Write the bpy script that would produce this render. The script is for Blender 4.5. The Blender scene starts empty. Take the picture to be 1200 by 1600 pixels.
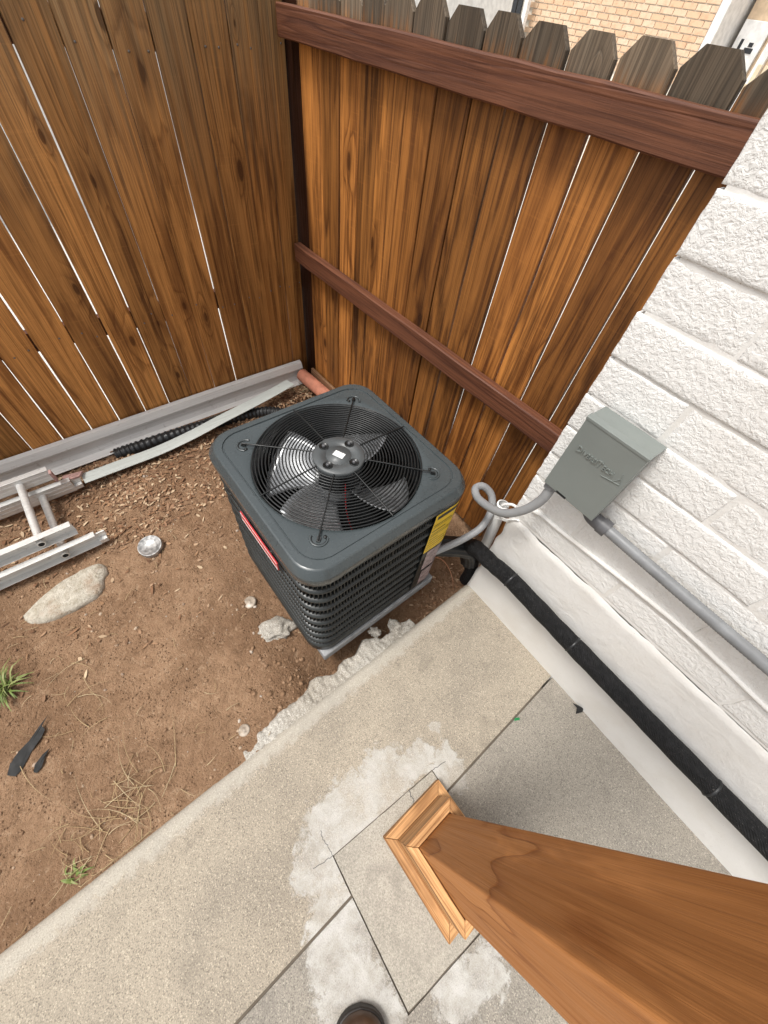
import bpy, bmesh, math, random
from mathutils import Vector, Matrix, noise
random.seed(7)
R = math.radians
sc = bpy.context.scene
col = sc.collection

# ---------------------------------------------------------------- camera
cd = bpy.data.cameras.new('camera'); cam = bpy.data.objects.new('camera', cd); col.objects.link(cam); sc.camera = cam
# world axes seen in camera axes (x right, y down, z forward)
RW = Matrix(((0.62232885, 0.77640056, 0.09954385), (0.66868384, -0.46121206, -0.58321982), (-0.40690137, 0.42951788, -0.80619208)))
right, down, fwd = Vector(RW[0]), Vector(RW[1]), Vector(RW[2])
m = Matrix((right, -down, -fwd)).transposed().to_4x4()
m.translation = Vector((0, 0, 1.72))
cam.matrix_world = m
cd.sensor_fit = 'VERTICAL'; cd.sensor_height = 24.0; cd.sensor_width = 18.0
cd.lens = 597.34 / 1600 * 24.0
cd.clip_start = 0.01; cd.clip_end = 500

# ---------------------------------------------------------------- sky, sun, exposure
w = bpy.data.worlds.new('World'); sc.world = w; w.use_nodes = True
nt = w.node_tree; nt.nodes.clear()
SUN = Vector((-0.13, -0.40, 1.0)).normalized()      # towards the sun
sky = nt.nodes.new('ShaderNodeTexSky'); sky.sky_type = 'NISHITA'; sky.sun_disc = False
sky.sun_elevation = math.asin(SUN.z); sky.sun_rotation = math.atan2(SUN.x, SUN.y)
sky.dust_density = 4.0; sky.air_density = 1.0
hs = nt.nodes.new('ShaderNodeHueSaturation'); hs.inputs['Saturation'].default_value = 0.14
bg = nt.nodes.new('ShaderNodeBackground'); bg.inputs['Strength'].default_value = 0.115
wo = nt.nodes.new('ShaderNodeOutputWorld')
nt.links.new(sky.outputs[0], hs.inputs['Color']); nt.links.new(hs.outputs[0], bg.inputs['Color']); nt.links.new(bg.outputs[0], wo.inputs['Surface'])
sd = bpy.data.lights.new('sun', 'SUN'); sd.energy = 1.5; sd.angle = R(14); sd.color = (1.0, 0.96, 0.90)
so = bpy.data.objects.new('sun', sd); col.objects.link(so)
so.rotation_euler = (-SUN).to_track_quat('-Z', 'Y').to_euler(); so.location = (-3, -2, 6)
sc.cycles.max_bounces = 6; sc.cycles.diffuse_bounces = 3; sc.cycles.glossy_bounces = 3; sc.cycles.transmission_bounces = 2
sc.view_settings.view_transform = 'Standard'; sc.view_settings.look = 'None'
sc.view_settings.exposure = 0.84; sc.view_settings.gamma = 1.0; sc.view_settings.use_curve_mapping = False

# ---------------------------------------------------------------- material helpers
class NT:
    def __init__(s, name):
        s.m = bpy.data.materials.new(name); s.m.use_nodes = True; s.t = s.m.node_tree; s.t.nodes.clear()
        s.out = s.n('ShaderNodeOutputMaterial'); s.b = s.n('ShaderNodeBsdfPrincipled')
        s.l(s.b.outputs[0], s.out.inputs['Surface'])
    def n(s, k, **p):
        x = s.t.nodes.new(k)
        for a, v in p.items(): setattr(x, a, v)
        return x
    def l(s, a, b): s.t.links.new(a, b)
    def put(s, sock, v):
        if hasattr(v, 'links') or isinstance(v, bpy.types.NodeSocket): s.l(v, sock)
        else: sock.default_value = v
    def math(s, op, a, b=0.0, c=0.0):
        x = s.n('ShaderNodeMath', operation=op); s.put(x.inputs[0], a); s.put(x.inputs[1], b); s.put(x.inputs[2], c); return x.outputs[0]
    def mix(s, f, a, b, mode='MIX'):
        x = s.n('ShaderNodeMix', data_type='RGBA', blend_type=mode)
        s.put(x.inputs[0], f)
        for i, v in ((6, a), (7, b)):
            s.put(x.inputs[i], v if not isinstance(v, tuple) else (v + (1.0,) if len(v) == 3 else v))
        return x.outputs[2]
    def coord(s, k='Object'): return s.n('ShaderNodeTexCoord').outputs[k]
    def pos(s): return s.n('ShaderNodeNewGeometry').outputs['Position']
    def map(s, v, scale=(1, 1, 1), loc=(0, 0, 0), rot=(0, 0, 0)):
        x = s.n('ShaderNodeMapping'); s.l(v, x.inputs['Vector']); x.inputs['Scale'].default_value = scale
        x.inputs['Location'].default_value = loc; x.inputs['Rotation'].default_value = rot; return x.outputs[0]
    def noise(s, v, scale, detail=4, rough=0.55, dist=0.0, w=None):
        x = s.n('ShaderNodeTexNoise', noise_dimensions='4D' if w is not None else '3D'); s.l(v, x.inputs['Vector'])
        x.inputs['Scale'].default_value = scale; x.inputs['Detail'].default_value = detail
        x.inputs['Roughness'].default_value = rough; x.inputs['Distortion'].default_value = dist
        if w is not None: s.put(x.inputs['W'], w)
        return x.outputs['Fac']
    def vor(s, v, scale, w=None, feature='F1', out='Distance'):
        x = s.n('ShaderNodeTexVoronoi', voronoi_dimensions='4D' if w is not None else '3D', feature=feature); s.l(v, x.inputs['Vector'])
        x.inputs['Scale'].default_value = scale
        if w is not None: s.put(x.inputs['W'], w)
        return x.outputs[out]
    def ramp(s, f, stops):
        x = s.n('ShaderNodeValToRGB'); s.l(f, x.inputs['Fac']); e = x.color_ramp.elements
        while len(e) < len(stops): e.new(0.5)
        for i, (p, c) in enumerate(stops):
            e[i].position = p; e[i].color = (c if isinstance(c, tuple) else (c, c, c)) + (1.0,)
        return x.outputs['Color']
    def sstep(s, v, a, b, lo=0.0, hi=1.0):
        x = s.n('ShaderNodeMapRange', interpolation_type='SMOOTHSTEP'); s.put(x.inputs['Value'], v)
        x.inputs['From Min'].default_value = a; x.inputs['From Max'].default_value = b
        x.inputs['To Min'].default_value = lo; x.inputs['To Max'].default_value = hi; return x.outputs['Result']
    def bump(s, h, strength=0.5, dist=0.01, base=None):
        x = s.n('ShaderNodeBump'); x.inputs['Strength'].default_value = strength; x.inputs['Distance'].default_value = dist
        s.put(x.inputs['Height'], h)
        if base is not None: s.l(base, x.inputs['Normal'])
        return x.outputs[0]
    def fin(s, color=None, rough=0.6, metal=0.0, normal=None, spec=None):
        if color is not None:
            s.put(s.b.inputs['Base Color'], color if not isinstance(color, tuple) else color + (1.0,))
        s.put(s.b.inputs['Roughness'], rough); s.put(s.b.inputs['Metallic'], metal)
        if normal is not None: s.l(normal, s.b.inputs['Normal'])
        if spec is not None: s.b.inputs['Specular IOR Level'].default_value = spec
        return s.m
    def rand(s): return s.n('ShaderNodeObjectInfo').outputs['Random']

def sep(t, v):
    x = t.n('ShaderNodeSeparateXYZ'); t.l(v, x.inputs[0]); return x.outputs

def plain(name, c, rough=0.5, metal=0.0, var=0.12, scale=12.0, bump=0.0, bscale=80.0):
    t = NT(name); v = t.coord(); n = t.noise(v, scale, 5)
    f = t.sstep(n, 0.3, 0.7, 1 - var, 1 + var)
    hsv = t.n('ShaderNodeHueSaturation'); t.put(hsv.inputs['Value'], f); hsv.inputs['Color'].default_value = c + (1.0,)
    nr = None
    if bump: nr = t.bump(t.noise(v, bscale, 4), bump, 0.004)
    r = t.sstep(t.noise(v, scale * 2.3, 4), 0.3, 0.7, max(0.02, rough - 0.1), min(1, rough + 0.1))
    return t.fin(hsv.outputs[0], r, metal, nr)

def brushed(name, c, rough, metal, spots=0.25):
    t = NT(name); v = t.pos()
    n = t.noise(t.map(v, (140, 3.0, 140)), 1.0, 3, 0.6); n2 = t.noise(v, 35, 5, 0.7, 0.5); n3 = t.noise(v, 4, 3)
    k = t.mix(t.sstep(n, 0.35, 0.7, 0, 0.5), c, tuple(x * 0.72 for x in c))
    k = t.mix(t.sstep(n2, 0.58, 0.72, 0, spots * 2), k, (0.26, 0.20, 0.15))
    k = t.mix(t.sstep(n3, 0.5, 0.7, 0, 0.3), k, tuple(x * 0.75 for x in c))
    return t.fin(k, t.sstep(n2, 0.3, 0.7, rough - 0.1, rough + 0.12), metal, t.bump(n, 0.1, 0.002))

def wood(name, light, dark, axis='Z', weather=None, rings=9.0, rough=0.55, knots=1.0, fibre=0.5, redvar=0.35, gloss=0.3, lowx=7.0, lowz=0.55, ringamt=0.75, blotamt=0.6, streak=1.0, sawamt=0.13, line=False, valvar=0.0):
    """boards: long axis given; contour lines of a stretched noise give flat-sawn grain, knots bend them"""
    t = NT(name); v = t.coord(); rnd = t.rand()
    rot = {'Z': (0, 0, 0), 'X': (0, R(90), 0), 'Y': (R(90), 0, 0)}[axis]
    v = t.map(v, rot=rot)
    cx = t.n('ShaderNodeCombineXYZ')
    for k_, f_ in ((0, 17.0), (1, 31.0), (2, 53.0)): t.l(t.math('MULTIPLY', rnd, f_), cx.inputs[k_])
    ad = t.n('ShaderNodeVectorMath', operation='ADD'); t.l(v, ad.inputs[0]); t.l(cx.outputs[0], ad.inputs[1]); v = ad.outputs[0]
    p = sep(t, v); c2 = t.n('ShaderNodeCombineXYZ'); t.l(t.math('MULTIPLY', t.math('ADD', p[0], p[1]), 5.0), c2.inputs[0]); t.l(t.math('MULTIPLY', p[2], 1.9), c2.inputs[1])
    low = t.noise(t.map(v, (lowx, lowx, lowz)), 1.0, 2, 0.45, 0.35)
    wig = t.noise(t.map(v, (24, 24, 2.2)), 1.0, 2, 0.5, 0.0)
    vk = t.n('ShaderNodeTexVoronoi', voronoi_dimensions='2D', feature='F1'); t.l(c2.outputs[0], vk.inputs['Vector']); vk.inputs['Scale'].default_value = 1.0
    gate = sep(t, vk.outputs['Color'])
    ksz = t.sstep(gate[1], 0.0, 1.0, 0.8, 2.8)
    kd = t.math('ADD', t.math('MULTIPLY', vk.outputs['Distance'], ksz), t.math('MULTIPLY', t.math('SUBTRACT', wig, 0.5), 0.26))
    kd = t.math('ADD', kd, t.math('MULTIPLY', t.math('LESS_THAN', gate[0], 0.52), 5.0))
    kf = t.sstep(kd, 0.02, 0.40, 1.0, 0.0)
    kmask = t.math('MULTIPLY', t.sstep(kd, 0.045, 0.085, 1.0, 0.0), knots * 0.9)
    khalo = t.math('MULTIPLY', t.sstep(kd, 0.07, 0.30, 1.0, 0.0), knots)
    field = t.math('ADD', t.math('MULTIPLY', low, rings), t.math('MULTIPLY', kf, 1.5 * knots))
    field = t.math('ADD', field, t.math('MULTIPLY', wig, 0.7))
    fr = t.math('FRACT', field)
    if line: ringc = t.ramp(fr, [(0.0, 0.30), (0.10, 0.10), (0.80, 0.12), (0.90, 0.45), (0.965, 1.0), (1.0, 0.35)])
    else: ringc = t.ramp(fr, [(0.0, 0.15), (0.30, 0.12), (0.70, 0.50), (0.88, 1.0), (1.0, 0.15)])
    fib = t.noise(t.map(v, (230, 230, 3.2)), 1.0, 3, 0.65)
    fib2 = t.noise(t.map(v, (55, 55, 1.0)), 1.0, 4, 0.72, 0.15); saw = t.noise(t.map(v, (6, 6, 120)), 1.0, 2, 0.6)
    blot = t.noise(t.map(v, (10, 10, 1.5)), 1.0, 4, 0.65, 0.5)
    c = t.mix(t.math('MULTIPLY', ringc, ringamt), light, dark)
    if line:
        bt = t.math('FRACT', t.math('MULTIPLY', t.math('FLOOR', field), 0.38))
        c = t.mix(t.math('MULTIPLY', bt, 0.45), c, tuple(x * 1.05 for x in dark))
    c = t.mix(t.sstep(fib, 0.42, 0.70, 0.0, fibre), c, tuple(x * 0.5 for x in dark))
    c = t.mix(t.sstep(fib2, 0.50, 0.66, 0.0, 0.72 * streak), c, tuple(x * 0.6 for x in dark))
    c = t.mix(t.sstep(fib2, 0.45, 0.33, 0.0, 0.5 * streak), c, tuple(min(1, x * 1.35) for x in light))
    c = t.mix(t.sstep(saw, 0.55, 0.75, 0.0, sawamt), c, tuple(min(1, x * 1.3) for x in light))
    c = t.mix(t.sstep(blot, 0.50, 0.70, 0.0, blotamt), c, tuple(x * 0.55 for x in dark))
    c = t.mix(t.sstep(blot, 0.46, 0.28, 0.0, 0.5), c, tuple(min(1, x * 1.45) for x in light))
    c = t.mix(t.math('MULTIPLY', rnd, redvar), c, (dark[0] * 1.15, dark[1] * 0.95, dark[2] * 0.9))
    c = t.mix(t.math('MULTIPLY', khalo, 0.28), c, tuple(x * 0.6 for x in dark))
    kin = t.ramp(t.math('FRACT', t.math('MULTIPLY', kd, 38.0)), [(0.0, 0.2), (0.6, 0.9), (1.0, 0.2)])
    kc = t.mix(kin, tuple(x * 0.2 for x in dark), tuple(x * 0.75 for x in dark))
    c = t.mix(t.math('MULTIPLY', kmask, 0.92), c, kc)
    if weather:
        z0, z1, gcol, amt, nz = weather
        pz = sep(t, t.pos())[2]
        zz = t.math('ADD', pz, t.math('MULTIPLY', t.math('SUBTRACT', fib2, 0.5), nz))
        zz = t.math('ADD', zz, t.math('MULTIPLY', t.math('SUBTRACT', rnd, 0.5), nz * 0.3))
        g = t.mix(t.sstep(fib, 0.35, 0.65), gcol, tuple(x * 0.45 for x in gcol))
        g = t.mix(t.math('MULTIPLY', ringc, 0.6), g, tuple(x * 0.35 for x in gcol))
        g = t.mix(kmask, g, tuple(x * 0.2 for x in gcol))
        c = t.mix(t.math('MULTIPLY', t.sstep(zz, z0, z1), amt), c, g)
    if valvar:
        hv = t.n('ShaderNodeHueSaturation'); t.l(c, hv.inputs['Color'])
        r2 = t.math('FRACT', t.math('MULTIPLY', rnd, 7.31))
        t.l(t.sstep(r2, 0.0, 1.0, 1 - valvar, 1 + valvar * 0.8), hv.inputs['Value']); c = hv.outputs[0]
    h = t.math('ADD', t.math('MULTIPLY', fib, 0.7), t.math('MULTIPLY', ringc, -0.6))
    nr = t.bump(h, 0.5, 0.003)
    r = t.sstep(fib2, 0.3, 0.7, rough - 0.08, rough + 0.12)
    return t.fin(c, r, 0.0, nr, gloss)

M = {}
M['fence'] = wood('fence_wood', (0.60, 0.278, 0.080), (0.165, 0.054, 0.011), weather=(1.0, 1.95, (0.46, 0.315, 0.165), 0.75, 0.9), rings=8, redvar=0.15, ringamt=0.65, blotamt=0.75, lowz=0.35, valvar=0.28)
M['fence_back'] = wood('fence_wood_back', (0.47, 0.190, 0.045), (0.085, 0.025, 0.005), weather=(1.57, 1.66, (0.19, 0.15, 0.105), 0.95, 0.14), rings=10, redvar=0.35, ringamt=0.8, blotamt=0.8, lowz=0.3, valvar=0.38)
M['rail'] = wood('rail_wood', (0.165, 0.064, 0.032), (0.072, 0.025, 0.014), axis='X', rings=5, knots=0.3, redvar=0.1, lowx=16, ringamt=0.8, blotamt=0.35, streak=0.6)
M['post'] = wood('post_wood', (0.47, 0.205, 0.068), (0.24, 0.080, 0.018), rings=5.0, knots=0.0, fibre=0.2, redvar=0.0, rough=0.6, lowx=6.5, lowz=1.1, gloss=0.15, ringamt=0.9, blotamt=0.12, streak=0.18, sawamt=0.0, line=True)
M['trim'] = wood('trim_wood', (0.66, 0.37, 0.165), (0.25, 0.10, 0.03), axis='X', rings=10, knots=0.0, fibre=0.5, redvar=0.0, lowx=14, gloss=0.2)
M['trim_y'] = wood('trim_wood_across', (0.66, 0.37, 0.165), (0.25, 0.10, 0.03), axis='Y', rings=10, knots=0.0, fibre=0.5, redvar=0.0, lowx=14, gloss=0.2)
M['shadewood'] = wood('shade_painted_wood', (0.045, 0.018, 0.010), (0.02, 0.008, 0.004), rings=6, gloss=0.05)  # near-black colour paints in the shade of the fence corner gap
M['scrapwood'] = wood('weathered_scrap', (0.30, 0.18, 0.10), (0.12, 0.06, 0.03), axis='X', rings=6)

def mat_block():
    t = NT('white_painted_block'); v = t.pos()
    n1 = t.noise(v, 75, 4, 0.6, 0.5); n2 = t.noise(v, 190, 3, 0.6, 0.3); n3 = t.noise(v, 6, 4)
    h = t.math('ADD', t.sstep(n1, 0.38, 0.62), t.math('MULTIPLY', n2, 0.7))
    c = t.mix(t.sstep(n3, 0.42, 0.75, 0.0, 0.5), (0.78, 0.77, 0.745), (0.71, 0.69, 0.65))
    c = t.mix(t.sstep(n2, 0.64, 0.72, 0.0, 0.3), c, (0.45, 0.41, 0.36))
    return t.fin(c, 0.6, 0, t.bump(h, 0.38, 0.0048), 0.35)
M['block'] = mat_block()
def mat_parge():
    t = NT('white_painted_foundation'); v = t.pos()
    n1 = t.noise(v, 16, 5, 0.6, 0.8); n2 = t.noise(v, 110, 4); n3 = t.noise(v, 5, 5, 0.6)
    sp = t.vor(v, 95)
    h = t.math('ADD', t.math('MULTIPLY', n1, 1.0), t.math('MULTIPLY', n2, 0.25))
    c = t.mix(t.sstep(n3, 0.45, 0.7, 0.0, 0.6), (0.73, 0.715, 0.685), (0.66, 0.63, 0.58))
    c = t.mix(t.math('MULTIPLY', t.sstep(sp, 0.06, 0.10, 1.0, 0.0), t.sstep(n1, 0.5, 0.6)), c, (0.3, 0.26, 0.21))
    return t.fin(c, 0.55, 0, t.bump(h, 0.3, 0.010), 0.35)
M['parge'] = mat_parge()

def mat_concrete(name, base, dark, stain=True, speck=1.0):
    t = NT(name); v = t.pos()
    n1 = t.noise(v, 2.2, 4, 0.62, 0.3); n2 = t.noise(v, 17, 4, 0.68, 0.4); n3 = t.noise(v, 260, 3, 0.75)
    sp = t.vor(v, 320, out='Color')
    grey = sep(t, sp)[0]
    c = t.mix(t.sstep(n1, 0.36, 0.66), base, dark)
    c = t.mix(t.sstep(n2, 0.52, 0.8, 0.0, 0.4), c, tuple(x * 0.72 for x in dark))
    c = t.mix(t.sstep(n3, 0.50, 0.64, 0.0, 0.6), c, tuple(x * 0.55 for x in dark))
    c = t.mix(t.sstep(n3, 0.47, 0.34, 0.0, 0.5), c, tuple(min(0.8, x * 1.45) for x in base))
    c = t.mix(t.sstep(grey, 0.80, 0.95, 0.0, 0.55 * speck), c, tuple(x * 0.42 for x in dark))
    c = t.mix(t.sstep(grey, 0.12, 0.03, 0.0, 0.5 * speck), c, tuple(min(0.85, x * 1.6) for x in base))
    n5 = t.noise(v, 5.5, 5, 0.65, 1.2)
    c = t.mix(t.sstep(n5, 0.54, 0.70, 0.0, 0.38), c, tuple(x * 0.68 for x in dark))
    h = t.math('ADD', n3, t.math('MULTIPLY', n2, 0.8))
    if stain:
        a = t.n('ShaderNodeAttribute', attribute_name='smear').outputs['Fac']
        nn = t.noise(v, 26, 6, 0.72, 0.6)
        q = t.math('ADD', a, t.math('MULTIPLY', t.math('SUBTRACT', nn, 0.5), 0.9))
        mk = t.sstep(q, 0.48, 0.62)
        sc_ = t.mix(t.sstep(n2, 0.35, 0.7), (0.53, 0.52, 0.495), (0.41, 0.39, 0.35))
        sc_ = t.mix(t.sstep(n3, 0.5, 0.68, 0, 0.5), sc_, (0.30, 0.28, 0.25))
        mk2 = t.math('MULTIPLY', mk, t.sstep(t.noise(v, 9, 4, 0.6), 0.35, 0.6, 0.30, 0.82))
        c = t.mix(mk2, c, sc_)
        e = t.n('ShaderNodeAttribute', attribute_name='edge').outputs['Fac']
        c = t.mix(t.math('MULTIPLY', t.sstep(t.math('ADD', e, t.math('MULTIPLY', t.math('SUBTRACT', nn, 0.5), 1.1)), 0.45, 0.8), 0.4), c, (0.52, 0.495, 0.44))
        h = t.math('ADD', h, t.math('MULTIPLY', mk, 0.9))
    return t.fin(c, 0.8, 0, t.bump(h, 0.45, 0.004), 0.25)
M['walk'] = mat_concrete('walk_concrete', (0.375, 0.325, 0.255), (0.285, 0.248, 0.198))
M['walk2'] = mat_concrete('walk_concrete_grey', (0.31, 0.28, 0.235), (0.245, 0.222, 0.19))
M['patch'] = mat_concrete('patch_concrete', (0.40, 0.365, 0.31), (0.31, 0.285, 0.24), False, 0.25)
M['rough'] = mat_concrete('rough_concrete', (0.47, 0.445, 0.40), (0.33, 0.295, 0.245), False)
M['paleground'] = mat_concrete('pale_concrete', (0.66, 0.64, 0.60), (0.58, 0.56, 0.52), False)

def mat_dirt():
    t = NT('bare_dirt'); v = t.pos()
    n1 = t.noise(v, 3.1, 5, 0.6, 0.5); n2 = t.noise(v, 26, 5, 0.68, 0.4); n3 = t.noise(v, 120, 4, 0.7); n4 = t.vor(v, 75)
    c = t.mix(t.sstep(n1, 0.36, 0.66), (0.355, 0.222, 0.134), (0.255, 0.152, 0.088))
    n0 = t.noise(v, 1.3, 3, 0.5, 0.8)
    c = t.mix(t.sstep(n0, 0.45, 0.62, 0, 0.45), c, (0.19, 0.105, 0.058))
    c = t.mix(t.sstep(n2, 0.48, 0.72, 0, 0.6), c, (0.165, 0.095, 0.054))
    c = t.mix(t.sstep(n2, 0.46, 0.3, 0, 0.5), c, (0.47, 0.325, 0.21))
    c = t.mix(t.sstep(n3, 0.52, 0.72, 0, 0.55), c, (0.105, 0.055, 0.03))
    c = t.mix(t.sstep(n3, 0.44, 0.28, 0, 0.5), c, (0.52, 0.38, 0.26))
    pit = t.math('MULTIPLY', t.sstep(n4, 0.1, 0.3, 1.0, 0.0), t.sstep(t.noise(v, 11, 4), 0.48, 0.6))
    c = t.mix(t.math('MULTIPLY', pit, 0.6), c, (0.12, 0.062, 0.033))
    h = t.math('ADD', t.math('ADD', t.math('MULTIPLY', n2, 1.6), n3), t.math('MULTIPLY', pit, -0.8))
    return t.fin(c, 0.9, 0, t.bump(h, 0.9, 0.013), 0.15)
M['dirt'] = mat_dirt()

def mat_cover():
    t = NT('slate_painted_steel'); v = t.coord()
    vf = t.map(v, (1, 1, 0.0)); n = t.noise(v, 6, 4)
    vo = t.n('ShaderNodeTexVoronoi', voronoi_dimensions='2D'); t.l(vf, vo.inputs['Vector']); vo.inputs['Scale'].default_value = 105
    clu = t.noise(v, 8, 3)
    c = t.mix(n, (0.044, 0.054, 0.057), (0.056, 0.067, 0.070))
    drop = t.math('MULTIPLY', t.math('MULTIPLY', t.sstep(vo.outputs['Distance'], 0.14, 0.22, 1.0, 0.0), t.sstep(sep(t, vo.outputs['Color'])[0], 0.55, 0.6)), t.sstep(clu, 0.50, 0.56))
    c = t.mix(t.math('MULTIPLY', drop, 0.8), c, (0.016, 0.02, 0.022))
    r = t.sstep(t.noise(v, 25, 4), 0.3, 0.7, 0.20, 0.32)
    return t.fin(c, r, 0.0, t.bump(t.math('ADD', drop, t.math('MULTIPLY', t.noise(v, 14, 2), 0.3)), 0.12, 0.003), 0.6)
M['cover'] = mat_cover()
M['body'] = plain('dark_grey_steel', (0.018, 0.021, 0.0215), 0.36, 0, 0.15)
M['band'] = plain('louver_steel', (0.022, 0.025, 0.0245), 0.40, 0, 0.2, 14)
M['bars'] = plain('louver_bar_steel', (0.008, 0.009, 0.009), 0.5)
M['coil'] = plain('coil_black', (0.006, 0.006, 0.006), 0.7)
M['wire'] = plain('black_coated_wire', (0.010, 0.011, 0.011), 0.38)
M['motor'] = plain('motor_black', (0.016, 0.017, 0.018), 0.35)
M['hub'] = plain('motor_plate', (0.070, 0.076, 0.078), 0.40)
M['blade'] = plain('fan_aluminium', (0.40, 0.41, 0.42), 0.30, 0.6, 0.12)
M['red'] = plain('red_badge', (0.50, 0.025, 0.030), 0.32)
M['white'] = plain('white_plastic', (0.76, 0.76, 0.74), 0.4, 0, 0.06)
M['yellow'] = plain('yellow_label', (0.78, 0.52, 0.015), 0.45, 0, 0.05)
M['ink'] = plain('black_ink', (0.02, 0.02, 0.02), 0.6)
M['pinklabel'] = plain('faded_label', (0.30, 0.235, 0.24), 0.35, 0, 0.4, 40)
M['boxgrey'] = plain('grey_green_enamel', (0.180, 0.198, 0.186), 0.42, 0, 0.05, 5)
M['conduit'] = plain('grey_conduit', (0.185, 0.19, 0.195), 0.48, 0, 0.12, 20)
M['whip'] = plain('grey_flexible_conduit', (0.27, 0.275, 0.28), 0.42, 0, 0.08, 14)
M['connector'] = plain('dark_grey_fitting', (0.085, 0.085, 0.09), 0.45)
M['steel'] = plain('zinc_steel', (0.42, 0.42, 0.42), 0.35, 0.9)
M['tin'] = plain('mottled_tin', (0.40, 0.395, 0.385), 0.48, 0.55, 0.45, 60)
M['nail'] = plain('dull_nail', (0.20, 0.18, 0.16), 0.5, 0.6)
M['darkhole'] = plain('dark_slot', (0.008, 0.008, 0.008), 0.9)
M['copper'] = plain('copper', (0.52, 0.24, 0.13), 0.4, 0.8)
M['blackplastic'] = plain('black_plastic', (0.013, 0.014, 0.015), 0.42, 0, 0.3, 20)
M['scrapblack'] = plain('dull_black_plastic', (0.012, 0.012, 0.012), 0.75)
M['terracotta'] = plain('terracotta', (0.50, 0.200, 0.125), 0.8, 0, 0.18, 15, 0.3)
M['alu'] = brushed('ladder_aluminium', (0.74, 0.735, 0.71), 0.40, 0.3)
M['gutter'] = brushed('dull_white_metal', (0.72, 0.70, 0.67), 0.45, 0.0, 0.2)
M['galv'] = brushed('galvanised_strip', (0.56, 0.60, 0.57), 0.5, 0.0, 0.2)
M['pink'] = plain('faded_red_paint', (0.42, 0.26, 0.235), 0.7, 0, 0.3, 60)
M['leather'] = plain('brown_leather', (0.060, 0.032, 0.018), 0.4, 0, 0.3, 30, 0.4)
M['sole'] = plain('dark_rubber', (0.018, 0.014, 0.012), 0.6)
M['capgrey'] = plain('clouded_plastic', (0.36, 0.30, 0.24), 0.35, 0, 0.3, 60)
M['jointsoil'] = plain('damp_joint_soil', (0.13, 0.105, 0.08), 0.9)
M['pad'] = plain('grey_pad', (0.26, 0.265, 0.27), 0.7, 0, 0.2, 20, 0.3)
def mat_insul():
    t = NT('black_foam_insulation'); v = t.pos()
    n = t.noise(v, 60, 5, 0.7); n2 = t.noise(v, 320, 3, 0.7); n3 = t.noise(v, 4, 3)
    wv = t.n('ShaderNodeTexWave', wave_type='BANDS', bands_direction='DIAGONAL'); t.l(v, wv.inputs[0]); wv.inputs['Scale'].default_value = 60; wv.inputs['Distortion'].default_value = 2
    c = t.mix(t.sstep(n, 0.4, 0.7), (0.007, 0.007, 0.0075), (0.018, 0.018, 0.019))
    sp = t.math('MULTIPLY', t.sstep(n2, 0.66, 0.72), t.sstep(n3, 0.5, 0.6))
    c = t.mix(sp, c, (0.38, 0.35, 0.31))
    h = t.math('ADD', t.math('ADD', n, n2), t.math('MULTIPLY', wv.outputs['Fac'], 0.5))
    return t.fin(c, 0.6, 0, t.bump(h, 0.9, 0.005), 0.25)
M['insul'] = mat_insul()
def mat_stone():
    t = NT('pale_stone'); v = t.coord()
    n = t.noise(v, 30, 6, 0.7, 0.5); n2 = t.noise(v, 130, 4, 0.7); n3 = t.noise(v, 9, 4)
    c = t.mix(t.sstep(n, 0.35, 0.65), (0.60, 0.555, 0.47), (0.42, 0.37, 0.29))
    c = t.mix(t.sstep(n2, 0.55, 0.7, 0, 0.6), c, (0.20, 0.165, 0.12))
    c = t.mix(t.sstep(n3, 0.55, 0.7, 0, 0.5), c, (0.33, 0.20, 0.12))
    return t.fin(c, 0.9, 0, t.bump(t.math('ADD', n, t.math('MULTIPLY', n2, 0.5)), 0.9, 0.012), 0.2)
M['stone'] = mat_stone()
def mat_litter(name, cols, rough=0.8):
    t = NT(name); x = t.n('ShaderNodeNewGeometry').outputs['Random Per Island']
    c = t.ramp(x, [(i / max(1, len(cols) - 1), cc) for i, cc in enumerate(cols)])
    return t.fin(c, rough, 0, None, 0.2)
M['litter'] = mat_litter('leaf_litter', [(0.11, 0.055, 0.03), (0.34, 0.20, 0.11), (0.20, 0.10, 0.055), (0.58, 0.44, 0.29), (0.30, 0.17, 0.10), (0.15, 0.085, 0.05), (0.40, 0.24, 0.14)])
M['pebbles'] = mat_litter('pebble_mix', [(0.36, 0.25, 0.17), (0.48, 0.37, 0.27), (0.25, 0.16, 0.10), (0.52, 0.45, 0.38), (0.30, 0.19, 0.12)])
M['clods'] = mat_litter('dirt_clods', [(0.29, 0.18, 0.108), (0.22, 0.132, 0.076), (0.37, 0.24, 0.15), (0.18, 0.105, 0.06)], 0.95)
M['straw'] = mat_litter('dry_straw', [(0.50, 0.38, 0.22), (0.38, 0.26, 0.14), (0.58, 0.47, 0.30)])
M['grass'] = mat_litter('green_grass', [(0.10, 0.15, 0.035), (0.17, 0.22, 0.06), (0.24, 0.25, 0.10)], 0.5)
M['brick'] = None
def mat_brick():
    t = NT('peach_brick'); r = t.rand(); v = t.pos()
    c = t.mix(r, (0.74, 0.50, 0.32), (0.80, 0.62, 0.45)); c = t.mix(t.sstep(t.noise(v, 14, 4), 0.45, 0.7, 0, 0.5), c, (0.62, 0.36, 0.22))
    return t.fin(c, 0.85, 0, None, 0.2)
M['brick'] = mat_brick()
M['mortar'] = plain('pale_mortar', (0.82, 0.76, 0.66), 0.85)
M['tanwall'] = plain('tan_stucco', (0.62, 0.47, 0.32), 0.85)
M['whitepaint'] = plain('white_paint', (0.82, 0.81, 0.79), 0.5)
M['darkmetal'] = plain('dark_gate_metal', (0.022, 0.024, 0.028), 0.5)
M['cream'] = plain('cream_picket', (0.72, 0.60, 0.42), 0.7)
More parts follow.
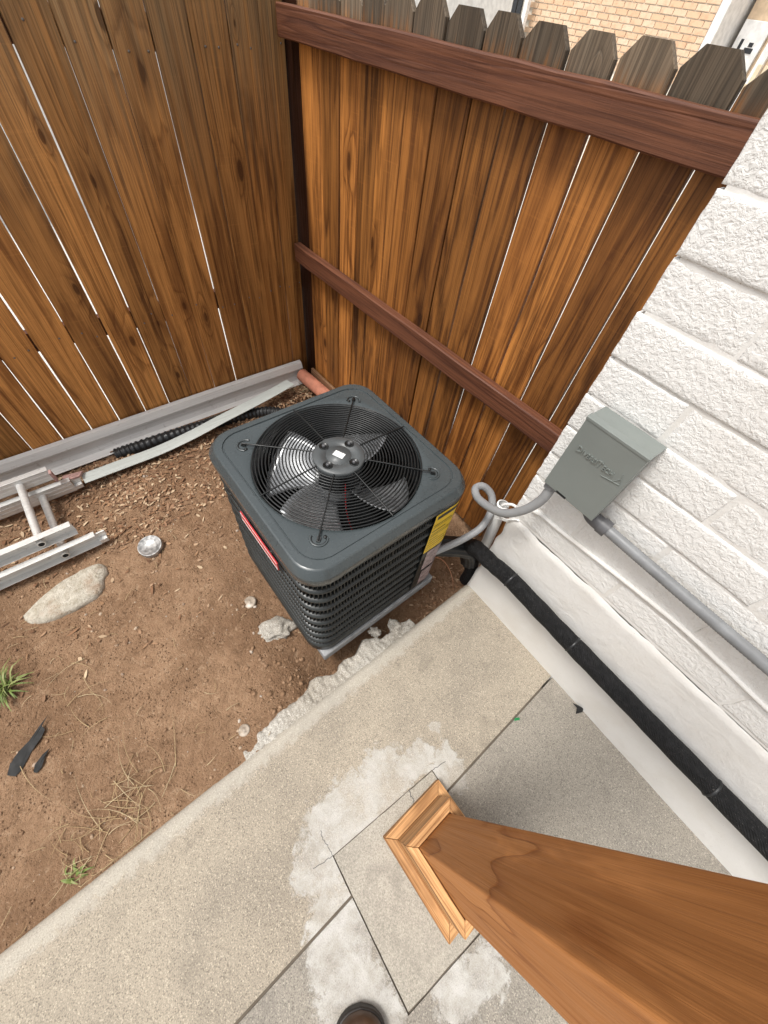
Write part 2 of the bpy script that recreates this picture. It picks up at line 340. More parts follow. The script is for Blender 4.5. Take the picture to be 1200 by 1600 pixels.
M['stucco'] = plain('bright_stucco', (0.80, 0.79, 0.76), 0.8)
M['green'] = plain('green_plastic', (0.01, 0.20, 0.06), 0.4)

# ---------------------------------------------------------------- mesh helpers
class MB:
    def __init__(s): s.v = []; s.f = []; s.sm = []
    def add(s, vs, fs, smooth=False):
        o = len(s.v); s.v += [tuple(p) for p in vs]; s.f += [tuple(i + o for i in f) for f in fs]; s.sm += [smooth] * len(fs); return s
    def box(s, x0, x1, y0, y1, z0, z1):
        return s.add([(x0, y0, z0), (x1, y0, z0), (x1, y1, z0), (x0, y1, z0), (x0, y0, z1), (x1, y0, z1), (x1, y1, z1), (x0, y1, z1)],
                     [(3, 2, 1, 0), (4, 5, 6, 7), (0, 1, 5, 4), (1, 2, 6, 5), (2, 3, 7, 6), (3, 0, 4, 7)])
    def tube(s, pts, r, n=10, closed=False, caps=True, rad=None, twist=None):
        pts = [Vector(p) for p in pts]; N = len(pts); vs = []; fs = []
        tang = []
        for i in range(N):
            a = pts[(i - 1) % N] if (closed or i > 0) else pts[i]; b = pts[(i + 1) % N] if (closed or i < N - 1) else pts[i]
            tang.append((b - a).normalized())
        up = Vector((0, 0, 1)) if abs(tang[0].z) < 0.9 else Vector((1, 0, 0))
        nrm = (up - tang[0] * up.dot(tang[0])).normalized()
        for i in range(N):
            nrm = (nrm - tang[i] * nrm.dot(tang[i])).normalized(); bi = tang[i].cross(nrm)
            rr = rad[i] if rad else r
            for k in range(n):
                a = 2 * math.pi * k / n
                q = rr * (twist(k) if twist else 1.0)
                vs.append(pts[i] + nrm * (math.cos(a) * q) + bi * (math.sin(a) * q))
        for i in range(N if closed else N - 1):
            j = (i + 1) % N
            for k in range(n):
                l = (k + 1) % n; fs.append((i * n + k, i * n + l, j * n + l, j * n + k))
        s.add(vs, fs, True)
        if caps and not closed:
            o = len(s.v)
            s.add(vs[:n], [tuple(range(n))[::-1]]); s.add(vs[-n:], [tuple(range(n))])
        return s
    def prism(s, poly, z0, z1):
        n = len(poly); vs = [(x, y, z0) for x, y in poly] + [(x, y, z1) for x, y in poly]
        fs = [tuple(range(n))[::-1], tuple(range(n, 2 * n))] + [(i, (i + 1) % n, n + (i + 1) % n, n + i) for i in range(n)]
        return s.add(vs, fs)
    def loops(s, loops, smooth=True, cap0=False, cap1=False):
        n = len(loops[0]); vs = [p for L in loops for p in L]; fs = []
        for i in range(len(loops) - 1):
            for k in range(n):
                l = (k + 1) % n; fs.append((i * n + k, i * n + l, (i + 1) * n + l, (i + 1) * n + k))
        if cap0: fs.append(tuple(range(n))[::-1])
        if cap1: fs.append(tuple(range((len(loops) - 1) * n, len(loops) * n)))
        return s.add(vs, fs, smooth)
    def lathe(s, prof, c=(0, 0, 0), n=32, cap0=False, cap1=False):
        return s.loops([[(c[0] + r * math.cos(2 * math.pi * k / n), c[1] + r * math.sin(2 * math.pi * k / n), c[2] + z) for k in range(n)] for r, z in prof], True, cap0, cap1)
    def mesh(s, name):
        me = bpy.data.meshes.new(name); me.from_pydata(s.v, [], s.f); me.validate(); me.update()
        if len(me.polygons) == len(s.sm): me.polygons.foreach_set('use_smooth', s.sm)
        bm = bmesh.new(); bm.from_mesh(me); bmesh.ops.recalc_face_normals(bm, faces=bm.faces); bm.to_mesh(me); bm.free()
        return me
    def build(s, name, mat, parent=None, bevel=0.0, loc=None, segs=2):
        o = bpy.data.objects.new(name, s.mesh(name)); col.objects.link(o); o.data.materials.append(mat)
        if parent is not None: o.parent = parent
        if loc: o.location = loc
        if bevel:
            b = o.modifiers.new('bevel', 'BEVEL'); b.width = bevel; b.segments = segs; b.limit_method = 'ANGLE'; b.angle_limit = R(35)
        return o
def tag(o, label, cat, group=None, kind=None):
    o['label'] = label
    if cat: o['category'] = cat
    if group: o['group'] = group
    if kind: o['kind'] = kind
    return o
def thing(name, label, cat, loc=(0, 0, 0), rz=0.0, group=None):
    o = bpy.data.objects.new(name, None); col.objects.link(o); o.location = loc; o.rotation_euler = (0, 0, rz); o.empty_display_size = 0.1
    return tag(o, label, cat, group)
def struct(o): o['kind'] = 'structure'; return o
def smooth_path(pts, n=8, closed=False):
    P = [Vector(p) for p in pts]; out = []
    for i in range(len(P) - 1):
        p0 = P[max(0, i - 1)]; p1 = P[i]; p2 = P[i + 1]; p3 = P[min(len(P) - 1, i + 2)]
        for k in range(n):
            t = k / n
            out.append(0.5 * ((2 * p1) + (-p0 + p2) * t + (2 * p0 - 5 * p1 + 4 * p2 - p3) * t * t + (-p0 + 3 * p1 - 3 * p2 + p3) * t ** 3))
    out.append(P[-1]); return out
def fbm(x, y, z=0.0, o=4, s=1.0):
    v = 0; a = 0.5
    for i in range(o):
        v += a * noise.noise((x * s, y * s, z * s)); s *= 2.03; a *= 0.5
    return v

# ================================================================ SETTING
# far ground, one sheet to the horizon
b = MB(); b.add([(-150, -150, -0.26), (150, -150, -0.26), (150, 150, -0.26), (-150, 150, -0.26)], [(0, 1, 2, 3)])
struct(b.build('ground', M['paleground']))

def dirt_z(x, y):
    z = -0.035 + 0.05 * fbm(x, y, 1.3, 3, 1.6) + 0.012 * fbm(x, y, 5.1, 4, 9.0)
    # bank of loose soil in the open yard, sunk round the pad and beside the walk's end
    z += 0.03 * math.exp(-((x + 1.6) ** 2 / 0.25 + (y - 0.25) ** 2 / 0.4))
    d = max(abs(x + 0.745) - 0.36, abs(y - 0.52) - 0.36, 0)
    z -= 0.012 * math.exp(-(d / 0.10) ** 2)
    if x > -0.75: z -= 0.17 * math.exp(-((x + 0.38) / 0.12) ** 2) * (1 / (1 + math.exp(-(y - 0.15) / 0.10)))
    if x > -0.6 and y < 0.1: z += 0.012 * (1 - (abs(x + 0.3) / 0.3)) if x > -0.6 else 0
    # small tooled trail
    return z
b = MB(); x0, x1, y0, y1 = -2.36, -0.255, -1.3, 1.42; nx, ny = 190, 245
vs = []
for j in range(ny + 1):
    for i in range(nx + 1):
        x = x0 + (x1 - x0) * i / nx; y = y0 + (y1 - y0) * j / ny
        z = dirt_z(x, y) + 0.004 * noise.noise((x * 45, y * 45, 0)) + 0.0025 * noise.noise((x * 95, y * 95, 3))
        vs.append((x, y, z))
b.add(vs, [(j * (nx + 1) + i, j * (nx + 1) + i + 1, (j + 1) * (nx + 1) + i + 1, (j + 1) * (nx + 1) + i) for j in range(ny) for i in range(nx)], True)
dirt = struct(b.build('dirt_yard', M['dirt']))
b = MB(); nx, ny = 40, 60; x0, x1, y0, y1 = -2.36, -0.255, -6.0, -1.3; vs = []
for j in range(ny + 1):
    for i in range(nx + 1):
        x = x0 + (x1 - x0) * i / nx; y = y0 + (y1 - y0) * j / ny; vs.append((x, y, dirt_z(x, y)))
b.add(vs, [(j * (nx + 1) + i, j * (nx + 1) + i + 1, (j + 1) * (nx + 1) + i + 1, (j + 1) * (nx + 1) + i) for j in range(ny) for i in range(nx)], True)
struct(b.build('dirt_yard', M['dirt']))

# walkway: an Empty holding the slabs, cut by a joint and by the square patch round the post
walk = bpy.data.objects.new('walkway', None); col.objects.link(walk); struct(walk)
JX = 0.262; g = 0.004
PA, PB, PC, PD = (0.145, -0.112), (0.180, 0.312), (0.60, 0.292), (0.560, -0.137)   # patch corners
def lerp(a, b, t): return (a[0] + (b[0] - a[0]) * t, a[1] + (b[1] - a[1]) * t)
def xcut(a, b, x): return lerp(a, b, (x - a[0]) / (b[0] - a[0]))
top = xcut(PB, PC, JX); bot = xcut(PA, PD, JX)
smear_pts = [((0.23, 0.36), 0.075), ((0.12, 0.30), 0.070), ((0.08, 0.17), 0.105), ((0.08, 0.03), 0.110), ((0.07, -0.08), 0.095), ((0.13, -0.16), 0.095), ((0.16, 0.10), 0.09), ((0.15, -0.05), 0.10),
             ((0.30, -0.19), 0.12), ((0.40, -0.24), 0.11), ((0.50, -0.22), 0.095), ((0.62, 0.0), 0.08), ((0.66, 0.10), 0.07), ((0.14, 0.40), 0.03), ((0.08, 0.42), 0.03)]
def slab(poly, mat, name='slab', edge_x=None, z=0.0, bev=0.007, depth=0.13):
    bm = bmesh.new()
    f = bm.faces.new([bm.verts.new((x, y, z)) for x, y in poly])
    xs = [p[0] for p in poly]; ys = [p[1] for p in poly]
    def cuts(lo, hi, step, nlo, nhi):
        c = []; t = lo
        while t < hi:
            st = step if nlo < t < nhi else 0.5
            t += st; c.append(t)
        return [q for q in c if lo + 0.003 < q < hi - 0.003]
    for x in cuts(min(xs), max(xs), 0.04, -0.4, 0.8):
        bmesh.ops.bisect_plane(bm, geom=bm.verts[:] + bm.edges[:] + bm.faces[:], plane_co=(x, 0, 0), plane_no=(1, 0, 0))
    for y in cuts(min(ys), max(ys), 0.04, -0.6, 0.6):
        bmesh.ops.bisect_plane(bm, geom=bm.verts[:] + bm.edges[:] + bm.faces[:], plane_co=(0, y, 0), plane_no=(0, 1, 0))
    if edge_x is not None:
        for dx in (0.006, 0.014, 0.024):
            bmesh.ops.bisect_plane(bm, geom=bm.verts[:] + bm.edges[:] + bm.faces[:], plane_co=(edge_x + dx, 0, 0), plane_no=(1, 0, 0))
    be = [e for e in bm.edges if e.is_boundary]
    for v in bm.verts:
        if edge_x is not None:
            d = v.co.x - edge_x
            if d < 0.025: v.co.z -= 0.018 * (1 - d / 0.025) ** 2
    # lip rounded over, then sides
    r = bmesh.ops.extrude_edge_only(bm, edges=be)
    nv = [q for q in r['geom'] if isinstance(q, bmesh.types.BMVert)]
    for v in nv: v.co.z -= depth
    bmesh.ops.recalc_face_normals(bm, faces=bm.faces)
    me = bpy.data.meshes.new(name); bm.to_mesh(me); bm.free()
    sa = me.attributes.new('smear', 'FLOAT', 'POINT'); ea = me.attributes.new('edge', 'FLOAT', 'POINT')
    for i, v in enumerate(me.vertices):
        q = 0.0
        for (cx, cy), r_ in smear_pts: q = max(q, 1 - math.hypot(v.co.x - cx, v.co.y - cy) / (2 * r_))
        sa.data[i].value = q
        ea.data[i].value = max(0, 1 - abs(v.co.x - edge_x - 0.02) / 0.10) if edge_x is not None else 0
    for p in me.polygons: p.use_smooth = edge_x is not None and p.center.x < edge_x + 0.03 and p.normal.z > 0.2
    o = bpy.data.objects.new(name, me); col.objects.link(o); me.materials.append(mat); o.parent = walk
    bv = o.modifiers.new('bevel', 'BEVEL'); bv.width = bev; bv.segments = 2; bv.limit_method = 'ANGLE'; bv.angle_limit = R(50)
    return o
YN, YS = 0.985, -6.0
EX = -0.284
slab([(EX, YS), (JX - g, YS), (JX - g, bot[1] - g), (PA[0] - g * 0.7, PA[1] - g * 0.7), (PB[0] - g * 0.7, PB[1] + g * 0.6), (JX - g, top[1] + g * 0.6), (JX - g, YN), (EX, YN)], M['walk'], edge_x=EX)
slab([(JX + g, YS), (3.2, YS), (3.2, 0.88), (JX + g, YN - 0.012), (JX + g, top[1] + g * 0.6), (PC[0] + g, PC[1] + g), (PD[0] + g, PD[1] - g), (JX + g, bot[1] - g)], M['walk2'])
pj = []
for A_, B_ in ((PA, PB), (PB, PC), (PC, PD), (PD, PA)):
    for q in range(14):
        p = lerp(A_, B_, q / 14); pj.append((p[0] + .0022 * noise.noise((p[0] * 60, p[1] * 60, 1)), p[1] + .0022 * noise.noise((p[0] * 60, p[1] * 60, 5))))
slab(pj, M['patch'], z=-0.002, bev=0.002)
b = MB(); b.box(EX + 0.02, 3.2, YS, 0.9, -0.2, -0.009)
o = b.build('joint_filler', M['jointsoil'], walk)

for pts in ([(.170, .205), (.188, .197), (.200, .198), (.215, .185)], [(.143, -.114), (.135, -.15), (.128, -.18)], [(.143, -.114), (.115, -.113), (.085, -.116), (.06, -.108)], [(.18, .314), (.183, .34), (.19, .375)]):
    rc = random.Random(len(pts)); b = MB(); P = [(p.x + rc.uniform(-.002, .002), p.y + rc.uniform(-.002, .002), -.0004) for p in smooth_path([(x, y, 0) for x, y in pts], 6)]
    b.tube(P, .0011, 5); b.build('hairline_crack', M['connector'], walk)

# ================================================================ FENCES
def board(parent, mat, w, z0, z1, th, dogear=True, seed=0, warp=0.003):
    """local: width X centred, front face at Y=0 facing -Y, long axis Z"""
    rs = random.Random(seed); n = 9; b = MB(); prof = []
    ph = rs.uniform(0, 6); cup = rs.uniform(-0.0015, 0.0015)
    e = 0.0022
    zs = [z0 + (z1 - z0 - (0.035 if dogear else 0)) * i / n for i in range(n + 1)]
    loops = []
    for z in zs:
        dx = warp * math.sin(z * 2.1 + ph) * 0.6; dy = warp * math.sin(z * 1.7 + ph * 2)
        wl = w / 2 + rs.uniform(-0.0012, 0.0006); wr = w / 2 + rs.uniform(-0.0012, 0.0006)
        loops.append([(-wl + dx, dy + e, z), (-wl + e + dx, dy, z), (dx, dy + cup, z), (wr - e + dx, dy, z), (wr + dx, dy + e, z), (wr + dx, dy + th, z), (-wl + dx, dy + th, z)])
    if dogear:
        L = loops[-1]; k = 0.033
        loops.append([(max(-w / 2 + k, min(w / 2 - k, p[0])) if True else p[0], p[1], z1) for p in L])
    b.loops(loops, False, True, True)
    o = b.build('board', mat, parent); return o
def nail(parent, x, z, mats):
    b = MB(); b.lathe([(0.004, 0.0), (0.004, 0.0015), (0.0005, 0.0022)], n=8, cap1=True)
    o = b.build('nail', mats, parent); o.rotation_euler = (R(90), 0, 0); o.location = (x, -0.001, z); return o

# side fence (plane x = -2.2, faces +X): local x runs along -Y ... local +X = world +Y needs front towards +X
fa = thing('wooden_fence', 'brown stained plank fence behind the ladder and the white metal gutter', 'fence', (-2.2, 0, 0), R(90))
ea = [-.422, -.279, -.138, .008, .154, .292, .434, .582, .726, .867, 1.018, 1.150, 1.264]
k = -.422
while k > -3.0: k -= 0.143; ea.insert(0, k)
gaps = {-.422: .006, -.279: .007, -.138: .006, .008: .0085, .154: .006, .292: .005, .434: .004, .582: .005, .726: .006, .867: .002, 1.018: .002}
rs = random.Random(3)
for i in range(len(ea) - 1):
    a, c = ea[i], ea[i + 1]; ga = gaps.get(a, .005) * .39; gc = gaps.get(c, .005) * .39
    o = board(fa, M['fence'], (c - a) - ga - gc, -0.04 + rs.uniform(-.01, .01), 1.72 + rs.uniform(-.012, .012), 0.016, seed=100 + i)
    o.location = ((a + ga + c - gc) / 2, rs.uniform(-.002, .002), 0); o.rotation_euler = (0, rs.uniform(-.0012, .0012), rs.uniform(-.02, .02))
    if -0.8 < a:
        for zz in (0.60, 1.52):
            for q in (0.27, 0.73):
                if rs.random() < .82: nail(fa, a + (c - a) * q + rs.uniform(-.016, .016), zz + rs.uniform(-.03, .03), M['nail'])
for z in (0.56, 1.49):
    b = MB(); b.box(-3.0, 1.262, 0.022, 0.060, z, z + 0.089); b.build('back_rail', M['rail'], fa, 0.003)
for y in (-2.2, -0.62):
    b = MB(); b.box(y, y + 0.089, 0.061, 0.15, -0.3, 1.75); b.build('post', M['fence'], fa, 0.004)

# back fence (plane y = 1.255, faces -Y)
fb = thing('wooden_fence', 'brown plank fence with two rails and grey dog eared tops behind the condenser', 'fence', (0, 1.255, 0))
eb = [-2.088, -1.932, -1.804, -1.677, -1.554, -1.41, -1.268, -1.12, -.988, -.843, -.711, -.571, -.429, -.290]
gb = {-1.41: .008, -.988: .007, -.843: .008, -.711: .008, -.571: .008, -.429: .009, -1.12: .005}
for i in range(len(eb) - 1):
    a, c = eb[i], eb[i + 1]; ga = gb.get(a, .0025) / 2; gc = gb.get(c, .0025) / 2
    o = board(fb, M['fence_back'], (c - a) - ga - gc, 0.0 + rs.uniform(-.01, .01), 1.712 + rs.uniform(-.008, .006), 0.017, seed=300 + i)
    o.location = ((a + ga + c - gc) / 2, rs.uniform(-.002, .003), 0); o.rotation_euler = (0, rs.uniform(-.0012, .0012), rs.uniform(-.012, .012))
def rail(parent, x0, x1, z0, z1, y0, y1, seed):
    rs_ = random.Random(seed); L = []; n = 14
    for i in range(n + 1):
        x = x0 + (x1 - x0) * i / n; dz = rs_.uniform(-.0012, .0012); dy = rs_.uniform(-.001, .001); e = 0.004
        L.append([(x, y0 + dy + e, z0 + dz), (x, y0 + dy, z0 + dz + e), (x, y0 + dy, z1 + dz - e), (x, y0 + dy + e, z1 + dz), (x, y1, z1 + dz), (x, y1, z0 + dz)])
    b = MB(); b.loops(L, False, True, True); return b.build('rail', M['rail'], parent)
rail(fb, -2.17, -.296, 1.553, 1.640, -0.044, -0.006, 1)
rail(fb, -2.17, -.296, 0.742, 0.830, -0.044, -0.006, 2)
b = MB(); b.box(-2.25, -2.092, 0.0115, 0.101, -0.3, 1.70); b.build('post', M['shadewood'], fb, 0.004)  # corner post, shade of the gap put into its colour
b = MB(); b.box(-2.10, -1.05, -0.028, -0.009, -0.08, 0.085); b.build('kick_board', M['scrapwood'], fb, 0.003)
for x in (-1.15,): 
    b = MB(); b.box(x, x + 0.089, 0.024, 0.113, -0.3, 1.66); b.build('post', M['rail'], fb, 0.004)

# ================================================================ HOUSE WALL
TH = R(-1.75)
hw = thing('house_wall', 'white painted rough block house wall above the black pipe', 'wall', (-.286, .99, 0), TH)
# local: s = +X along wall, depth outward = -Y, z up
CZ = [0.606 + 0.1075 * i for i in range(20)]
WL = 3.4
b = MB(); b.box(0.012, WL, 0.0030, 0.19, 0.598, CZ[-1]); b.build('mortar_bed', M['parge'], hw)
def block_mesh(name, L, H, D, seed):
    rs_ = random.Random(seed); b = MB(); vs = []; US = [0, .0035, .008] + [.008 + (L - .016) * q / int(L / .02) for q in range(1, int(L / .02))] + [L - .008, L - .0035, L]; VS = [0, .0035, .008] + [.008 + (H - .016) * q / 6 for q in range(1, 6)] + [H - .008, H - .0035, H]; nx = len(US) - 1; nz = len(VS) - 1
    ox = rs_.uniform(0, 50)
    for j in range(nz + 1):
        for i in range(nx + 1):
            x = US[i]; z = VS[j]
            ex = min(x, L - x); ez = min(z, H - z); e = min(ex, ez)
            y = -0.0012 * noise.noise((x * 45 + ox, z * 45, 0)) - 0.0012 * noise.noise((x * 14 + ox, z * 14, 4))
            y += 0.0028 * max(0, 1 - e / 0.006) ** 1.5
            if ex < 0.001: x += 0.0025 * noise.noise((ox, z * 40, 2))
            if ez < 0.001: z += 0.0025 * noise.noise((x * 30, ox, 7))
            vs.append((x, y, z))
    fs = [(j * (nx + 1) + i, j * (nx + 1) + i + 1, (j + 1) * (nx + 1) + i + 1, (j + 1) * (nx + 1) + i) for j in range(nz) for i in range(nx)]
    b.add(vs, fs, True)
    # sides back to depth
    rim = [i for i in range(nx + 1)] + [j * (nx + 1) + nx for j in range(1, nz + 1)] + [nz * (nx + 1) + i for i in range(nx - 1, -1, -1)] + [j * (nx + 1) for j in range(nz - 1, 0, -1)]
    o0 = len(b.v); 
    for r_ in rim: b.v.append((vs[r_][0], D, vs[r_][2]))
    n = len(rim)
    for q in range(n):
        b.f.append((rim[q], o0 + q, o0 + (q + 1) % n, rim[(q + 1) % n])); b.sm.append(True)
    b.f.append(tuple(o0 + q for q in range(n))); b.sm.append(False)
    me = b.mesh(name); me.materials.append(M['block']); return me
J = 0.0055
full = [block_mesh('block', 0.4 - J, 0.1075 - J, 0.03, s) for s in range(6)]
half = [block_mesh('block', 0.212 - J, 0.1075 - J, 0.03, 20 + s) for s in range(4)]
f42 = [block_mesh('block', 0.412 - J, 0.1075 - J, 0.03, 40 + s) for s in range(4)]
rs = random.Random(11)
for ci in range(len(CZ) - 1):
    s = 0.0; first = True
    while s < WL - 0.05:
        if first: L, ms = (0.212, half) if ci % 2 == 1 else (0.412, f42)
        else: L, ms = 0.4, full
        first = False
        o = bpy.data.objects.new('block', rs.choice(ms)); col.objects.link(o); o.parent = hw
        o.location = (s + rs.uniform(-.002, .002) + (0.003 if s else 0), rs.uniform(-.0025, .0025), CZ[ci] + J / 2)
        s += L
# return wall round the corner (faces -X)
b = MB()
L = []
for z in [0.60 + 0.02 * i for i in range(105)]:
    q = ((z - 0.606) % 0.1075) / 0.1075; rec = 0.008 if (q < 0.05 or q > 0.95) else 0.0
    L.append([(0.003 + rec + 0.0015 * noise.noise((z * 30, 3, 3)), 0.036, z), (0.003 + rec, 2.5, z), (0.16, 2.5, z), (0.16, 0.036, z)])
b.loops(L, False, True, True); b.build('return_wall', M['block'], hw)
# foundation: smoother, with a chipped corner and uneven top edge
b = MB(); nx, nz = 260, 44; vs = []
for j in range(nz + 1):
    for i in range(nx + 1):
        x = WL * i / nx; z = -0.12 + (0.714) * j / nz
        y = -0.0035 - 0.0025 * fbm(x, z, 2.2, 4, 5.0) - 0.0008 * noise.noise((x * 30, z * 30, 0))
        if j == nz: y += 0.007; z += 0.010 * noise.noise((x * 9, 0, 0)) + .005 * noise.noise((x * 31, 4, 0))
        if j in (nz - 1, nz - 2): y -= 0.004 * max(0, noise.noise((x * 17, z * 6, 8))); z += 0.008 * noise.noise((x * 9, 0, 0))
        if x < .16 and z > .42: y += .006 * max(0, noise.noise((x * 26, z * 26, 12)))
        dv = abs(x - .545 + .02 * noise.noise((z * 9, 0, 0))); y += .004 * math.exp(-(dv / .006) ** 2) if .40 < z < .60 else 0
        y += .004 * math.exp(-((x - .70) / .006) ** 2) if z < .2 else 0
        if i == 0: y += 0.02; x += 0.012 * noise.noise((0, z * 14, 1))
        if i == 1: x = 0.012
        vs.append((x, y, z))
b.add(vs, [(j * (nx + 1) + i, j * (nx + 1) + i + 1, (j + 1) * (nx + 1) + i + 1, (j + 1) * (nx + 1) + i) for j in range(nz) for i in range(nx)], True)
b.box(0.006, WL, 0.02, 2.5, -0.3, 0.592)
b.build('foundation', M['parge'], hw)
# painted-over cable bead and cracks
rs = random.Random(5)
pts = [(0.06, -0.004, 0.69)] + [(s, -0.006 + rs.uniform(-.001, .001), z) for s, z in ((.10, .703), (.17, .706), (.235, .712), (.40, .727), (.58, .739), (.72, .733), (.85, .722), (1.1, .715), (1.5, .71), (2.4, .705), (3.3, .70))]
pts = [(p[0], -.001, p[2]) for p in pts]
b = MB(); b.tube(smooth_path(pts, 6), 0.0085, 8); b.build('painted_cable', M['parge'], hw)

def WP(s, d, z):   # wall-local to world
    p = Matrix.Rotation(TH, 3, 'Z') @ Vector((s, -d, z)); return p + Vector((-.286, .99, 0))

# ================================================================ PIPES AND BOX ON THE WALL
# insulated black line
pts = [WP(s, .043 + .003 * math.sin(s * 5), .352 + .007 * math.sin(s * 4.2 + 1)) for s in (3.3, 2.6, 2.0, 1.6, 1.3, 1.0, .75, .5, .3, .15)]
pts += [WP(.05, .05, .350), WP(-.03, .035, .325), WP(-.075, .01, .262), WP(-.085, -.02, .18), WP(-.06, -.04, .10), WP(-.03, -.05, .02), WP(-.03, -.05, -.08)]
lp = thing('insulated_pipe', 'long black foam insulated pipe running along the foot of the white wall', 'pipe', tuple(WP(0, 0, 0)))
def rel(o, pts): return [Vector(p) - o.location for p in pts]
b = MB(); path = smooth_path(rel(lp, pts), 10)
rad = [0.0345 + 0.0028 * noise.noise((i * 0.31, 0, 0)) for i in range(len(path))]
b.tube(path, 0.0345, 20, rad=rad); b.build('foam_sleeve', M['insul'], lp)
for s in (.16, .475, 1.02):
    c = WP(s, .043 + .003 * math.sin(s * 5), .352 + .007 * math.sin(s * 4.2 + 1)) - lp.location; t = (WP(1, 0, 0) - WP(0, 0, 0)).normalized()
    b = MB(); b.tube([c - t * .004 , c, c + t * .004], .036, 20, caps=True, rad=[.0345, .0372, .0345]); b.build('tape_joint', M['blackplastic'], lp)

# flexible grey conduit along the wall
cv = thing('wall_conduit', 'grey ribbed conduit running along the white wall from the metal box', 'conduit', tuple(WP(.2, .03, .86)))
pts = [WP(s, .034, z) for s, z in ((.268, .868), (.38, .865), (.57, .861), (.73, .859), (1.1, .856), (1.8, .855), (3.2, .852))]
path = []
base = smooth_path(rel(cv, pts), 40)
rad = [0.0165 + (0.0006 if i % 2 else -0.0004) for i in range(len(base))]
b = MB(); b.tube(base, .0165, 14, rad=rad); b.build('conduit_tube', M['conduit'], cv)
b = MB(); P = rel(cv, [WP(.205, .036, .905), WP(.205, .036, .892), WP(.212, .036, .878), WP(.228, .035, .869), WP(.270, .034, .868)])
b.tube(smooth_path(P, 5), .022, 14); b.build('elbow_fitting', M['connector'], cv)
b = MB(); P = rel(cv, [WP(.205, .036, .896), WP(.205, .036, .908)]); b.tube(P, .016, 8); b.build('lock_nut', M['steel'], cv)
b = MB(); P = rel(cv, [WP(.250, .0345, .868), WP(.276, .034, .868)]); b.tube(P, .0255, 12); b.build('fitting_collar', M['connector'], cv)

# disconnect box
bx = thing('disconnect_box', 'grey green metal electrical box mounted on the white wall', 'electrical box', tuple(WP(.062, 0, .905)), TH)
W_, H_, D_ = .170, .243, .086
b = MB(); b.box(.003, W_ - .003, -D_ + .018, -.004, .004, H_ - .006); b.build('box_body', M['boxgrey'], bx, 0.002)
# lid: front face, folded sides, with stepped hood at the top
b = MB()
b.box(0, W_, -D_ - .004, -D_ + .001, 0, H_ + .003)
b.box(0, .0018, -D_ + .0008, -D_ + .026, 0.003, H_ - .004); b.box(W_ - .0018, W_, -D_ + .0008, -D_ + .026, 0.003, H_ - .004)
lid = b.build('lid', M['boxgrey'], bx, 0.0025)
b = MB()
b.add([(-.002, -D_ - .0055, H_ - .004), (W_ + .002, -D_ - .0055, H_ - .004), (W_ + .002, -D_ - .0055, H_ + .004), (-.002, -D_ - .0055, H_ + .004),
       (-.002, -D_ + .014, H_ + .007), (W_ + .002, -D_ + .014, H_ + .007), (-.002, -D_ + .017, H_ + .0005), (W_ + .002, -D_ + .017, H_ + .0005),
       (-.002, -.002, H_ - .002), (W_ + .002, -.002, H_ - .002), (-.002, -.002, H_ - .008), (W_ + .002, -.002, H_ - .008)],
      [(0, 1, 2, 3), (3, 2, 5, 4), (4, 5, 7, 6), (6, 7, 9, 8), (8, 9, 11, 10), (0, 10, 11, 1), (0, 3, 4, 6, 8, 10), (1, 11, 9, 7, 5, 2)])
b.build('hood', M['boxgrey'], bx, 0.001)
b = MB(); b.box(.045, .078, -D_ - .0046, -D_ + .002, -.0015, .006); b.build('latch_slot', M['darkhole'], bx)
def text_mesh(body, size, ext):
    c = bpy.data.curves.new('t', 'FONT'); c.body = body; c.size = size; c.extrude = ext; c.resolution_u = 2; c.offset = 0.0004
    o = bpy.data.objects.new('t', c); col.objects.link(o)
    dg = bpy.context.evaluated_depsgraph_get(); dg.update(); me = bpy.data.meshes.new_from_object(o.evaluated_get(dg))
    wd = o.dimensions.x; bpy.data.objects.remove(o); bpy.data.curves.remove(c); return me, wd
x = .022
for s_, sz in (('D', .026), ('IVERSI', .0195), ('T', .026), ('ECH', .0195)):
    me, wd = text_mesh(s_, sz, .0022)
    o = bpy.data.objects.new('lettering', me); col.objects.link(o); me.materials.append(M['boxgrey']); o.parent = lid
    o.rotation_euler = (R(90), 0, 0); o.location = (x, -D_ - .0045, .152); o.scale = (.88, 1.0, 1); x += wd * .88 + .0022
b = MB()   # swoosh arrow: thin raised outline
for (p, q) in (((.150, .176), (.160, .146)), ((.160, .146), (.112, .136)), ((.112, .136), (.142, .142)), ((.142, .142), (.152, .160))):
    b.tube([(p[0], -D_ - .0045, p[1]), (q[0], -D_ - .0045, q[1])], .0014, 6)
b.build('embossed_arrow', M['boxgrey'], lid)

# whip: looping grey conduit from the box to the condenser
wh = thing('flexible_conduit', 'smooth grey conduit looping from the metal box to the condenser', 'conduit', (-.2, .93, .8))
pts = [tuple(WP(.075, .055, .925)), (-.206, .925, .885), (-.206, .915, .825), (-.232, .91, .745), (-.285, .912, .665), (-.355, .935, .608), (-.425, .962, .573), (-.462, .995, .568), (-.452, 1.035, .562), (-.412, 1.055, .530), (-.375, 1.035, .482), (-.355, .975, .435), (-.372, .905, .385), (-.402, .84, .335), (-.425, .80, .30)]
b = MB(); b.tube(smooth_path(rel(wh, pts), 10), .0155, 14); b.build('conduit_tube', M['whip'], wh)
b = MB(); b.tube(rel(wh, [tuple(WP(.075, .055, .915)), (-.207, .926, .875)]), .021, 10); b.build('fitting_collar', M['conduit'], wh)

